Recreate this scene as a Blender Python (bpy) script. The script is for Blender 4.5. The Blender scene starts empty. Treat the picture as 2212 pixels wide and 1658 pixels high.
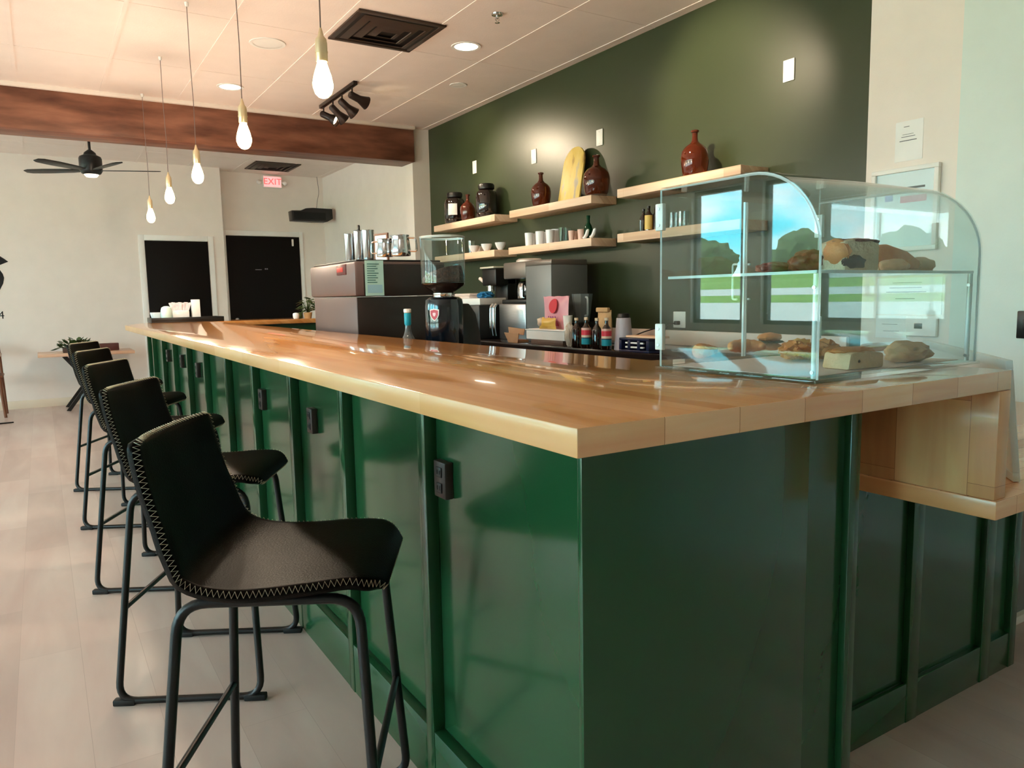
import bpy, bmesh, math, random
from mathutils import Vector, Matrix
random.seed(7)
PI = math.pi
scn = bpy.context.scene
COL = scn.collection

# ------------------------------------------------------------------ camera
FW, FH = 2212, 1658
CAM = Vector((-0.60326, -0.80551, 1.24798))
YAW, PITCH, ROLL, FPX = 0.5564575, -0.1153229, 0.0188494, 1624.98
fwd = Vector((math.sin(YAW)*math.cos(PITCH), math.cos(YAW)*math.cos(PITCH), math.sin(PITCH)))
rt0 = Vector((math.cos(YAW), -math.sin(YAW), 0)); dn0 = fwd.cross(rt0)
rt = math.cos(ROLL)*rt0 + math.sin(ROLL)*dn0
dn = fwd.cross(rt)
cam = bpy.data.cameras.new('camera'); co = bpy.data.objects.new('camera', cam); COL.objects.link(co)
m3 = Matrix((rt, -dn, -fwd)).transposed()
co.matrix_world = Matrix.Translation(CAM) @ m3.to_4x4()
cam.sensor_fit = 'HORIZONTAL'; cam.sensor_width = 36; cam.lens = FPX*36/FW
cam.clip_start = 0.02; cam.clip_end = 300
scn.camera = co

def at(px, py, ax, val):
    """world point where the sight line through a photo pixel meets a real plane of the room"""
    v = fwd + rt*((px-FW/2)/FPX) + dn*((py-FH/2)/FPX)
    k = 'xyz'.index(ax); t = (val-CAM[k])/v[k]
    return CAM + v*t
def mpp(P):
    return (Vector(P)-CAM).dot(fwd)/FPX      # metres per pixel at P

# ------------------------------------------------------------------ materials
def lin(c):
    return tuple(((v/255)/12.92 if v/255 <= .04045 else ((v/255+.055)/1.055)**2.4) for v in c) + (1,)
MATS = {}
def new_mat(name):
    m = bpy.data.materials.new(name); m.use_nodes = True
    nt = m.node_tree
    b = nt.nodes['Principled BSDF']
    MATS[name] = m
    return m, nt, b
def N(nt, typ, **kw):
    n = nt.nodes.new(typ)
    for k, v in kw.items(): setattr(n, k, v)
    return n
def mat(name, c, rough=.5, metal=0, c2=None, scale=6, var=.5, bump=0, bscale=40, spec=.5, coat=0, stretch=(1, 1, 1), trans=0, ior=1.45, emit=None, estr=0, alpha=1, croug=.05):
    m, nt, b = new_mat(name)
    b.inputs['Roughness'].default_value = rough
    b.inputs['Metallic'].default_value = metal
    b.inputs['Specular IOR Level'].default_value = spec
    b.inputs['Coat Weight'].default_value = coat
    b.inputs['Coat Roughness'].default_value = croug
    b.inputs['Transmission Weight'].default_value = trans
    b.inputs['IOR'].default_value = ior
    b.inputs['Alpha'].default_value = alpha
    if emit:
        b.inputs['Emission Color'].default_value = lin(emit); b.inputs['Emission Strength'].default_value = estr
    tc = N(nt, 'ShaderNodeTexCoord'); mp = N(nt, 'ShaderNodeMapping')
    mp.inputs['Scale'].default_value = stretch
    nt.links.new(tc.outputs['Object'], mp.inputs['Vector'])
    no = N(nt, 'ShaderNodeTexNoise'); no.inputs['Scale'].default_value = scale; no.inputs['Detail'].default_value = 4
    nt.links.new(mp.outputs[0], no.inputs['Vector'])
    cr = N(nt, 'ShaderNodeValToRGB')
    if c2 is None: c2 = tuple(min(255, v*1.02+1) for v in c)
    cr.color_ramp.elements[0].position = .5-var/2; cr.color_ramp.elements[1].position = .5+var/2
    cr.color_ramp.elements[0].color = lin(c); cr.color_ramp.elements[1].color = lin(c2)
    nt.links.new(no.outputs['Fac'], cr.inputs['Fac']); nt.links.new(cr.outputs['Color'], b.inputs['Base Color'])
    if bump:
        n2 = N(nt, 'ShaderNodeTexNoise'); n2.inputs['Scale'].default_value = bscale; n2.inputs['Detail'].default_value = 3
        nt.links.new(mp.outputs[0], n2.inputs['Vector'])
        bp = N(nt, 'ShaderNodeBump'); bp.inputs['Strength'].default_value = bump; bp.inputs['Distance'].default_value = .01
        nt.links.new(n2.outputs['Fac'], bp.inputs['Height']); nt.links.new(bp.outputs[0], b.inputs['Normal'])
    return m

def plank_mat(name, ca, cb, cc, length, width, axes, rough, coat=0, gap=.0012, gapc=(60, 40, 25), grain=(2, 30), bump=.0, gmix=.35):
    """staves / planks: axes = expression giving (along, across) from object coordinates"""
    m, nt, b = new_mat(name)
    tc = N(nt, 'ShaderNodeTexCoord'); sp = N(nt, 'ShaderNodeSeparateXYZ'); cb_ = N(nt, 'ShaderNodeCombineXYZ')
    nt.links.new(tc.outputs['Object'], sp.inputs[0])
    def summ(ks):
        o = sp.outputs[ks[0]]
        for k in ks[1:]:
            a = N(nt, 'ShaderNodeMath', operation='ADD'); nt.links.new(o, a.inputs[0]); nt.links.new(sp.outputs[k], a.inputs[1]); o = a.outputs[0]
        return o
    nt.links.new(summ(axes[0]), cb_.inputs[0]); nt.links.new(summ(axes[1]), cb_.inputs[1])
    br = N(nt, 'ShaderNodeTexBrick'); br.offset = .37; br.offset_frequency = 2
    br.inputs['Scale'].default_value = 1; br.inputs['Brick Width'].default_value = length; br.inputs['Row Height'].default_value = width
    br.inputs['Mortar Size'].default_value = gap; br.inputs['Mortar Smooth'].default_value = .3; br.inputs['Bias'].default_value = 0
    br.inputs['Color1'].default_value = (0, 0, 0, 1); br.inputs['Color2'].default_value = (1, 1, 1, 1); br.inputs['Mortar'].default_value = (.5, .5, .5, 1)
    nt.links.new(cb_.outputs[0], br.inputs['Vector'])
    cr = N(nt, 'ShaderNodeValToRGB'); e = cr.color_ramp.elements
    e[0].color = lin(ca); e[1].color = lin(cc); mid = e.new(.5); mid.color = lin(cb)
    nt.links.new(br.outputs['Color'], cr.inputs['Fac'])
    mp = N(nt, 'ShaderNodeMapping'); mp.inputs['Scale'].default_value = (grain[0], grain[1], 1)
    nt.links.new(cb_.outputs[0], mp.inputs['Vector'])
    no = N(nt, 'ShaderNodeTexNoise'); no.inputs['Scale'].default_value = 1; no.inputs['Detail'].default_value = 5; no.inputs['Distortion'].default_value = .4
    nt.links.new(mp.outputs[0], no.inputs['Vector'])
    mx = N(nt, 'ShaderNodeMix', data_type='RGBA', blend_type='OVERLAY'); mx.inputs[0].default_value = gmix
    nt.links.new(cr.outputs['Color'], mx.inputs[6]); nt.links.new(no.outputs['Fac'], mx.inputs[7])
    m2 = N(nt, 'ShaderNodeMix', data_type='RGBA'); m2.inputs[7].default_value = lin(gapc)
    nt.links.new(br.outputs['Fac'], m2.inputs[0]); nt.links.new(mx.outputs[2], m2.inputs[6])
    nt.links.new(m2.outputs[2], b.inputs['Base Color'])
    b.inputs['Roughness'].default_value = rough; b.inputs['Coat Weight'].default_value = coat; b.inputs['Coat Roughness'].default_value = .04
    if bump:
        bp = N(nt, 'ShaderNodeBump'); bp.inputs['Strength'].default_value = bump; bp.inputs['Distance'].default_value = .004
        nt.links.new(no.outputs['Fac'], bp.inputs['Height']); nt.links.new(bp.outputs[0], b.inputs['Normal'])
    return m

def clear_mat(name, tint=(250, 255, 255), ior=1.49, rough=.0):
    """clear sheet: Fresnel reflection over see-through, both faces of the sheet treated alike"""
    m, nt, b = new_mat(name); nt.nodes.remove(b)
    out = nt.nodes['Material Output']
    g = N(nt, 'ShaderNodeNewGeometry'); mi = N(nt, 'ShaderNodeMix', data_type='FLOAT')
    mi.inputs[2].default_value = ior; mi.inputs[3].default_value = 1/ior
    nt.links.new(g.outputs['Backfacing'], mi.inputs[0])
    fr = N(nt, 'ShaderNodeFresnel'); nt.links.new(mi.outputs[0], fr.inputs['IOR'])
    no = N(nt, 'ShaderNodeTexNoise'); no.inputs['Scale'].default_value = 3
    tr = N(nt, 'ShaderNodeBsdfTransparent'); gl = N(nt, 'ShaderNodeBsdfGlossy'); gl.inputs['Roughness'].default_value = rough
    cr = N(nt, 'ShaderNodeValToRGB'); cr.color_ramp.elements[0].color = lin(tint); cr.color_ramp.elements[1].color = lin((255, 255, 255))
    nt.links.new(no.outputs['Fac'], cr.inputs['Fac']); nt.links.new(cr.outputs[0], tr.inputs['Color'])
    ms = N(nt, 'ShaderNodeMixShader'); nt.links.new(fr.outputs[0], ms.inputs[0]); nt.links.new(tr.outputs[0], ms.inputs[1]); nt.links.new(gl.outputs[0], ms.inputs[2])
    nt.links.new(ms.outputs[0], out.inputs['Surface'])
    return m

WHITE = mat('white_wall_paint', (232, 222, 213), .55, bump=.05, bscale=120)
WHITE_DAYLIT = mat('white_paint_daylit', (214, 226, 219), .5, bump=.05, bscale=120)  # same white wall, cool daylight mixed into its colour
CEIL = mat('ceiling_tile_white', (234, 220, 212), .6, bump=.1, bscale=90)
GREEN_WALL = mat('green_wall_paint_lamplit', (48, 57, 34), .35, c2=(53, 62, 39), scale=2, bump=.05, bscale=7, spec=.45)  # warm lamplight is mixed into this green as an olive cast
GREEN = mat('green_gloss_paint', (28, 72, 42), .2, c2=(31, 76, 46), scale=3, bump=.02, bscale=14, spec=.5, coat=.25, croug=.1)
BEAM = mat('stained_beam_wood', (84, 46, 32), .45, c2=(146, 96, 74), scale=6, var=.4, bump=.3, bscale=12, stretch=(.35, 2, 1.6))
def axi(s): return tuple('xyz'.index(k) for k in s)
FLOOR = plank_mat('pale_plank_floor', (196, 172, 162), (204, 181, 171), (212, 190, 180), 1.4, .19, (axi('y'), axi('x')), .33, gap=.0008, gapc=(182, 158, 148), grain=(1.2, 6), gmix=.35)
TOP = plank_mat('butcher_block_wood', (204, 136, 72), (212, 146, 82), (222, 160, 96), .5, .042, (axi('y'), axi('xz')), .16, coat=.7, gap=.0004, gapc=(190, 124, 68), grain=(2, 26), gmix=.18)
TOPE_LIT = plank_mat('butcher_block_edge_daylit', (222, 164, 106), (228, 172, 114), (234, 182, 126), .5, .06, (axi('y'), axi('z')), .3, coat=.2, gap=.0003, gapc=(214, 164, 108), grain=(2, 30), gmix=.2)  # edge grain of the same wood, paled to hold the daylight on it
TOPX_LIT = plank_mat('butcher_block_end_lit', (224, 170, 124), (231, 181, 136), (239, 195, 152), .16, .06, (axi('x'), axi('yz')), .2, coat=.4, gap=.0006, gapc=(150, 95, 50), grain=(3, 40), gmix=.3)  # end copy of the wood, lightened in place of missing front light
TOPZ = plank_mat('butcher_block_wood_upright', (200, 142, 92), (214, 162, 108), (228, 184, 130), .5, .17, (axi('z'), axi('yx')), .3, coat=.2, gap=.0006, gapc=(150, 95, 50), grain=(3, 26), gmix=.35)
SHELF = plank_mat('pale_shelf_wood', (210, 174, 142), (224, 190, 160), (233, 203, 176), .9, .07, (axi('y'), axi('xz')), .45, gap=.0005, gapc=(190, 150, 110), grain=(2, 40), gmix=.3)
BLACKM = mat('black_powder_coat', (12, 12, 13), .38, bump=.05, bscale=300)
LEATH = mat('dark_brown_leatherette', (9, 7, 6), .36, c2=(13, 10, 8), scale=5, bump=.1, bscale=260, spec=.3, ior=1.14)
THREAD = mat('cream_thread', (196, 186, 160), .7)
RUBBER = mat('black_rubber', (14, 14, 14), .6)
BLACKP = mat('black_plastic', (16, 15, 15), .35)
DARKBROWN = mat('dark_brown_plastic', (56, 44, 40), .4)
BLACKDOOR = mat('black_door_paint', (12, 8, 7), .55, bump=.03, bscale=60, spec=.15)
CHROME = mat('polished_steel', (212, 212, 214), .12, 1)
BRUSHED = mat('brushed_steel', (180, 182, 184), .32, 1, stretch=(1, 1, 30), scale=8, c2=(205, 206, 208))
GREYPANEL = mat('grey_machine_panel', (120, 126, 128), .4, .3)
BRASS = mat('satin_brass', (226, 206, 168), .35, .6)
WHITEP = mat('white_plastic', (238, 236, 232), .4)
PAPER = mat('white_paper', (240, 240, 238), .7)
INK = mat('grey_ink', (110, 116, 120), .7)
DARKINK = mat('black_ink', (20, 20, 22), .7)
CERAM = mat('white_ceramic', (238, 241, 244), .2)
ACR = clear_mat('clear_acrylic_sheet', (240, 250, 250))
ACRE = mat('acrylic_edge', (226, 246, 250), .12, spec=.9, coat=.6)
WGLASS = clear_mat('window_glass', (248, 252, 250), 1.5)
GLASSW = clear_mat('thin_drinking_glass', (228, 240, 240), 1.5)
AMBER = mat('amber_glass', (110, 44, 18), .06, trans=.6, ior=1.3, spec=.9, coat=.5)
DARKGLASS = mat('dark_jar_glass', (26, 18, 16), .08, spec=.8, coat=.5)
GREENGLASS = mat('green_bottle_glass', (18, 84, 56), .06, trans=.5, ior=1.3, spec=.9)
def emis(name, c, s):
    m, nt, b = new_mat(name)
    no = N(nt, 'ShaderNodeTexNoise'); no.inputs['Scale'].default_value = 2
    cr = N(nt, 'ShaderNodeValToRGB'); cr.color_ramp.elements[0].color = lin(c); cr.color_ramp.elements[1].color = lin(tuple(min(255, v+6) for v in c))
    nt.links.new(no.outputs['Fac'], cr.inputs['Fac']); nt.links.new(cr.outputs[0], b.inputs['Emission Color'])
    b.inputs['Base Color'].default_value = lin(c); b.inputs['Emission Strength'].default_value = s
    return m
BULB = emis('lit_bulb_glass', (255, 214, 150), 34)
CANLIT = emis('lit_diffuser', (255, 240, 214), 12)
SPOTLIT = emis('lit_spot_lens', (255, 226, 176), 30)
EXITRED = emis('exit_letters_red', (255, 70, 66), 1.6)
EXITFACE = emis('exit_face', (255, 170, 170), .9)

# ------------------------------------------------------------------ mesh helpers
def BM(): return bmesh.new()
def tf(bm, vs, M):
    bmesh.ops.transform(bm, matrix=M, verts=vs)
def box(bm, a, b, bev=0, mi=0, M=None, seg=2):
    a = Vector(a); b = Vector(b)
    r = bmesh.ops.create_cube(bm, size=1)
    vs = r['verts']
    S = Matrix.Diagonal((abs(b.x-a.x), abs(b.y-a.y), abs(b.z-a.z), 1))
    T = Matrix.Translation((a+b)/2) @ S
    bmesh.ops.transform(bm, matrix=T, verts=vs)
    fs = set(f for v in vs for f in v.link_faces)
    if bev:
        es = list(set(e for f in fs for e in f.edges))
        r2 = bmesh.ops.bevel(bm, geom=es, offset=bev, segments=seg, affect='EDGES', profile=.5)
        fs = set(r2['faces']) | set(f for f in fs if f.is_valid)
        vs = list(set(v for f in fs for v in f.verts))
    for f in fs: f.material_index = mi
    if M is not None: tf(bm, vs, M)
    return vs
def cyl(bm, p0, p1, r0, r1=None, seg=20, mi=0, cap=True):
    p0 = Vector(p0); p1 = Vector(p1); r1 = r0 if r1 is None else r1
    d = (p1-p0); q = d.to_track_quat('Z', 'Y').to_matrix()
    rings = []
    for p, r in ((p0, r0), (p1, r1)):
        rings.append([bm.verts.new(p + q @ Vector((r*math.cos(2*PI*k/seg), r*math.sin(2*PI*k/seg), 0))) for k in range(seg)])
    fs = []
    for k in range(seg):
        fs.append(bm.faces.new((rings[0][k], rings[0][(k+1) % seg], rings[1][(k+1) % seg], rings[1][k])))
    if cap:
        fs.append(bm.faces.new(rings[0][::-1])); fs.append(bm.faces.new(rings[1]))
    for f in fs: f.material_index = mi
def tube(bm, pts, r, seg=8, closed=False, mi=0, rad=None):
    pts = [Vector(p) for p in pts]; n = len(pts)
    rings = []; up = None
    for i in range(n):
        a = pts[(i-1) % n] if (closed or i > 0) else pts[i]
        b = pts[(i+1) % n] if (closed or i < n-1) else pts[i]
        d = (b-a).normalized()
        if up is None:
            up = Vector((0, 0, 1)) if abs(d.z) < .9 else Vector((1, 0, 0))
        s = d.cross(up).normalized(); up = s.cross(d).normalized()
        rr = rad[i] if rad else r
        rings.append([bm.verts.new(pts[i] + rr*(math.cos(2*PI*k/seg)*s + math.sin(2*PI*k/seg)*up)) for k in range(seg)])
    rng = range(n) if closed else range(n-1)
    for i in rng:
        A = rings[i]; B = rings[(i+1) % n]
        off = 0
        if closed and i == n-1:
            off = min(range(seg), key=lambda o: sum((A[k].co-B[(k+o) % seg].co).length for k in range(seg)))
        for k in range(seg):
            f = bm.faces.new((A[k], A[(k+1) % seg], B[(k+1+off) % seg], B[(k+off) % seg])); f.material_index = mi
    if not closed:
        bm.faces.new(rings[0][::-1]).material_index = mi; bm.faces.new(rings[-1]).material_index = mi
def fillet(pts, r, n=5, closed=False):
    pts = [Vector(p) for p in pts]; out = []; m = len(pts)
    for i in range(m):
        if not closed and i in (0, m-1): out.append(pts[i]); continue
        p = pts[i]; a = pts[(i-1) % m]; b = pts[(i+1) % m]
        u = (a-p).normalized(); v = (b-p).normalized()
        k = min(r, (a-p).length*.48, (b-p).length*.48)
        for j in range(n+1):
            t = j/n
            out.append((p+u*k)*(1-t)**2 + p*2*t*(1-t) + (p+v*k)*t*t)
    return out
def lathe(bm, prof, c=(0, 0, 0), seg=24, mi=0, cap0=True, cap1=True):
    c = Vector(c); rings = []
    for r, z in prof:
        rings.append([bm.verts.new(c+Vector((r*math.cos(2*PI*k/seg), r*math.sin(2*PI*k/seg), z))) for k in range(seg)])
    for A, B in zip(rings, rings[1:]):
        for k in range(seg):
            f = bm.faces.new((A[k], A[(k+1) % seg], B[(k+1) % seg], B[k])); f.material_index = mi
    if cap0: bm.faces.new(rings[0][::-1]).material_index = mi
    if cap1: bm.faces.new(rings[-1]).material_index = mi
def prism(bm, poly, a, b, axis='z', mi=0, bev=0):
    """poly: 2-D outline, extruded from a to b along axis"""
    def P(u, v, w):
        return {'z': (u, v, w), 'x': (w, u, v), 'y': (u, w, v)}[axis]
    A = [bm.verts.new(P(u, v, a)) for u, v in poly]; B = [bm.verts.new(P(u, v, b)) for u, v in poly]
    fs = [bm.faces.new(A), bm.faces.new(B[::-1])]
    n = len(poly)
    for k in range(n): fs.append(bm.faces.new((A[k], B[k], B[(k+1) % n], A[(k+1) % n])))
    bmesh.ops.recalc_face_normals(bm, faces=fs)
    if bev:
        es = list(set(e for f in fs for e in f.edges))
        bmesh.ops.bevel(bm, geom=es, offset=bev, segments=2, affect='EDGES', profile=.5)
    for f in fs:
        if f.is_valid: f.material_index = mi
    return A+B
def blob(bm, c, s, sub=3, amp=.12, freq=3, seed=0, mi=0, M=None, flat=None):
    from mathutils import noise
    r = bmesh.ops.create_icosphere(bm, subdivisions=sub, radius=1)
    for v in r['verts']:
        d = v.co.normalized(); k = 1+amp*noise.noise(d*freq+Vector((seed*7.1, seed*3.3, seed*1.7)))
        p = Vector((d.x*s[0]*k, d.y*s[1]*k, d.z*s[2]*k))
        if flat is not None and p.z < -s[2]*flat: p.z = -s[2]*flat
        if M is not None: p = M @ p
        v.co = p+Vector(c)
        for f in v.link_faces: f.material_index = mi
def ob(name, bm, m, parent=None, sharp=40, loc=None, recalc=True):
    if recalc: bmesh.ops.recalc_face_normals(bm, faces=bm.faces[:])
    me = bpy.data.meshes.new(name); bm.to_mesh(me); bm.free()
    for mm in (m if isinstance(m, (list, tuple)) else [m]): me.materials.append(mm)
    me.shade_smooth()
    if sharp is not None: me.set_sharp_from_angle(angle=math.radians(sharp))
    o = bpy.data.objects.new(name, me); COL.objects.link(o)
    if parent is not None: o.parent = parent
    if loc is not None: o.location = loc
    return o
def thing(name, label, cat, loc=(0, 0, 0), rz=0, group=None):
    o = bpy.data.objects.new(name, None); COL.objects.link(o); o.empty_display_size = .05
    o.location = loc; o.rotation_euler = (0, 0, rz); o['label'] = label; o['category'] = cat
    if group: o['group'] = group
    return o
def tag(o, label, cat, group=None):
    o['label'] = label; o['category'] = cat
    if group: o['group'] = group
    return o
def struct(o):
    o['kind'] = 'structure'; return o
def dup(o, loc=None, rz=None, label=None, parent=None):
    c = o.copy(); COL.objects.link(c)
    if parent is not None: c.parent = parent
    if loc is not None: c.location = loc
    if rz is not None: c.rotation_euler = (0, 0, rz)
    if label: c['label'] = label
    for ch in list(o.children): dup(ch, parent=c)
    return c
def textmesh(name, s, size, m, parent, M, depth=.001):
    cu = bpy.data.curves.new(name, 'FONT'); cu.body = s; cu.size = size; cu.extrude = depth; cu.align_x = 'CENTER'; cu.align_y = 'CENTER'
    t = bpy.data.objects.new(name, cu); COL.objects.link(t)
    dg = bpy.context.evaluated_depsgraph_get(); me = bpy.data.meshes.new_from_object(t.evaluated_get(dg))
    bpy.data.objects.remove(t); bpy.data.curves.remove(cu)
    me.transform(M); me.materials.clear(); me.materials.append(m); me.name = name
    o = bpy.data.objects.new(name, me); COL.objects.link(o)
    if parent is not None: o.parent = parent
    return o
def Mfacing(P, facing):
    """matrix putting a flat design (x right, y up) on a wall, readable when looked at; facing = outward normal"""
    f = Vector(facing).normalized(); up = Vector((0, 0, 1)); r = up.cross(f).normalized()
    return Matrix.Translation(P) @ Matrix((r, up, f)).transposed().to_4x4()

# ================================================================== ROOM SHELL
CZ = 3.05; GX = 3.10; FY = 10.11; LX = -6.0; NY = -4.5; RX = 7.0
b = BM(); box(b, (LX-.2, NY-.2, -.1), (RX+.2, 10.7, 0)); struct(ob('floor', b, FLOOR))
b = BM(); box(b, (LX-.2, NY-.2, CZ), (RX+.2, 10.7, CZ+.25))
x = -.63-.61*9
while x < RX:                                                # suspension bars of the ceiling grid
    if x > LX+.05: box(b, (x-.012, NY, CZ-.0035), (x+.012, 10.35, CZ+.01))
    x += .61
y = 3.22-1.22*5; k = 0
while y < 10.3:
    box(b, (LX, y-.006, CZ-.0015), (RX, y+.008, CZ+.01)); y += 1.22
struct(ob('ceiling', b, CEIL))
b = BM(); box(b, (LX, FY, 0), (1.60, FY+.4, CZ))
struct(ob('wall_far', b, WHITE))
b = BM(); box(b, (1.60, 10.37, 0), (GX+.3, 10.7, CZ)); struct(ob('wall_far_recess', b, WHITE))
b = BM(); box(b, (GX, 1.585, 0), (GX+.25, 6.76, CZ)); struct(ob('wall_right_green', b, GREEN_WALL))
b = BM(); box(b, (GX, 6.95, 0), (GX+.25, 10.37, CZ)); struct(ob('wall_right_far', b, WHITE))
b = BM(); box(b, (2.9, 6.76, 0), (GX+.25, 6.95, CZ)); struct(ob('trim_1', b, WHITE))
b = BM(); box(b, (GX-.05, 1.04, 0), (GX+.25, 1.585, CZ)); struct(ob('wall_right_pilaster', b, WHITE))
b = BM(); box(b, (2.88, NY, 0), (GX+.25, 1.04, CZ)); struct(ob('wall_right_near', b, WHITE_DAYLIT))
b = BM(); box(b, (2.866, NY, 0), (2.88, 1.04, .11), .003); struct(ob('baseboard_right', b, WHITEP))
b = BM(); box(b, (LX, FY-.014, 0), (.47, FY, .1), .003); struct(ob('baseboard_far', b, mat('cream_baseboard', (232, 220, 200), .5)))
b = BM(); box(b, (LX, 6.70, 2.69), (2.90, 7.03, 3.02), .004); struct(ob('ceiling_beam', b, BEAM))
b = BM(); box(b, (LX, 6.66, 3.018), (2.90, 7.07, CZ), .002); struct(ob('trim_2', b, WHITE))
# left wall; its unseen first and last windows are added for daylight
WINS = [(-1.2, 1.3), (1.7, 3.45), (3.75, 5.41), (5.73, 6.58), (7.4, 9.6)]
SILL, HEAD = .84, 2.62
b = BM(); box(b, (LX-.2, NY, 0), (LX, FY, SILL)); box(b, (LX-.2, NY, HEAD), (LX, FY, CZ))
e = NY
for y0, y1 in WINS+[(FY, FY)]:
    if y0 > e: box(b, (LX-.2, e, SILL), (LX, y0, HEAD))
    e = y1
struct(ob('wall_left', b, WHITE))
FRAMEM = mat('dark_window_frame', (52, 54, 56), .4)
def window(n, ax, c, u0, u1, z0, z1, th=.05, mull=0):
    r = bpy.data.objects.new('window_%d' % n, None); COL.objects.link(r); struct(r)
    bm = BM()
    def bx(ua, ub, za, zb, w=th):
        if ax == 'x': box(bm, (c-.04, ua, za), (c+.04, ub, zb))
        else: box(bm, (ua, c-.04, za), (ub, c+.04, zb))
    bx(u0, u1, z0, z0+th); bx(u0, u1, z1-th, z1); bx(u0, u0+th, z0+th, z1-th); bx(u1-th, u1, z0+th, z1-th)
    for k in range(mull):
        m = u0+(u1-u0)*(k+1)/(mull+1); bx(m-.025, m+.025, z0+th, z1-th)
    ob('window_frame', bm, FRAMEM, r)
    bm = BM()
    if ax == 'x': box(bm, (c-.004, u0+.02, z0+.02), (c+.004, u1-.02, z1-.02))
    else: box(bm, (u0+.02, c-.004, z0+.02), (u1-.02, c+.004, z1-.02))
    ob('window_pane', bm, WGLASS, r)
for i, (y0, y1) in enumerate(WINS): window(i+1, 'x', LX-.1, y0, y1, SILL, HEAD)
# front wall (behind the camera)
b = BM(); box(b, (LX-.2, NY-.2, 0), (2.88, NY, CZ))
struct(ob('wall_front', b, mat('warm_grey_paint', (196, 186, 174), .6)))
# doors
def door(n, x0, x1, z1, y, trim_l, trim_r):
    r = bpy.data.objects.new('door_%d' % n, None); COL.objects.link(r); struct(r)
    bm = BM(); box(bm, (x0, y-.03, .004), (x1, y-.002, z1), .002); d = ob('door_leaf', bm, BLACKDOOR, r)
    bm = BM(); w = .075
    box(bm, (x0-w*trim_l, y-.02, 0), (x0-.004, y-.001, z1+w), .003); box(bm, (x1+.004, y-.02, 0), (x1+w*trim_r, y-.001, z1+w), .003); box(bm, (x0-.004, y-.02, z1+.004), (x1+.004, y-.001, z1+w), .003)
    ob('door_frame', bm, WHITEP, r)
    bm = BM(); hx = x1-.07 if n == 1 else x0+.07
    cyl(bm, (hx, y-.03, 1.0), (hx, y-.075, 1.0), .012); blob(bm, (hx, y-.09, 1.0), (.028, .02, .028), 2, 0)
    ob('door_knob', bm, BRUSHED, r)
    return r
door(1, .615, 1.384, 2.06, FY, 1, 1)
d2 = door(2, 1.68, 2.70, 2.172, 10.37, .6, .8)
b = BM()
P = at(632, 524, 'y', 10.335); box(b, (P.x-.014, 10.325, P.z-.05), (P.x+.014, 10.341, P.z+.05), .006); ob('door_closer_plate', b, WHITEP, d2)
P = at(567, 581, 'y', 10.335)
b = BM(); box(b, (P.x-.1, 10.334, P.z-.012), (P.x-.01, 10.341, P.z-.004)); box(b, (P.x+.035, 10.334, P.z-.006), (P.x+.05, 10.341, P.z+.012)); box(b, (P.x+.06, 10.334, P.z-.006), (P.x+.075, 10.341, P.z+.012)); ob('door_sign', b, mat('faint_white_lettering', (150, 150, 155), .5), d2)

# ================================================================== OUTSIDE (seen through and mirrored in the glass)
def ground(prof, name, m, y0=-40, y1=70):
    bm = BM(); A = [bm.verts.new((LX-.2-d, y0, z)) for d, z in prof]; B = [bm.verts.new((LX-.2-d, y1, z)) for d, z in prof]
    for k in range(len(prof)-1): bm.faces.new((A[k], A[k+1], B[k+1], B[k]))
    return struct(ob(name, bm, m, recalc=False))
CONC = mat('sunlit_concrete', (206, 204, 198), .8, bump=.2); LAWN = mat('lawn_grass', (96, 132, 44), .9, c2=(122, 156, 60), scale=1.5, bump=.5)
ground([(0, -.1), (3, -.08), (15, .86)], 'parking_ground', CONC)
ground([(15, .86), (18, 1.12)], 'grass_verge', LAWN)
ground([(18, 1.12), (24, 1.43)], 'street_ground', CONC)
ground([(24, 1.43), (32, 2.3), (60, 3.0)], 'lawn_ground', LAWN)
bm = BM(); box(bm, (LX-.2, -40, -.2), (60, NY-.2, -.1)); struct(ob('sidewalk_ground', bm, CONC))
LEAF = mat('tree_foliage', (34, 58, 24), .8, c2=(70, 98, 40), scale=2.5, bump=1, bscale=6); BARK = mat('tree_bark', (74, 58, 46), .9, bump=.6)
TREES = [(-24.5, 28.5, 2.2, 1.5, 'small dark round-headed tree standing nearest the street'), (-44, 25, 2.0, 2.2, 'green tree at the near end of the lawn tree line'), (-46, 33, 2.4, 2.5, 'second green tree of the lawn tree line'),
         (-45, 41, 2.1, 2.6, 'wide dense tree in the middle of the lawn tree line'), (-47, 49, 2.8, 2.7, 'tallest tree of the lawn tree line'), (-45, 57, 2.3, 2.6, 'broad tree near the far end of the lawn tree line'), (-46, 65, 2.6, 2.7, 'last tree at the far end of the lawn tree line')]
for i, (tx, ty, h, r, lab) in enumerate(TREES):
    gz = 1.1 if tx > -26 else 2.2
    t = thing('lawn_tree', lab, 'tree', (tx, ty, gz), group='trees across the street')
    bm = BM(); tube(bm, [(0, 0, -.3), (.05, 0, h*.4), (0, .1, h*.7)], .2, 8, rad=[.26, .18, .1]); ob('trunk', bm, BARK, t)
    bm = BM()
    for k in range(7):
        a = k*2.4; q = r*.45*(k > 0)
        blob(bm, (q*math.cos(a), q*math.sin(a), h*.62+r*.25*math.sin(k*1.7)), (r*.62, r*.62, r*.5), 3, .35, 4, seed=i*9+k)
    ob('crown', bm, LEAF, t)

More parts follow.
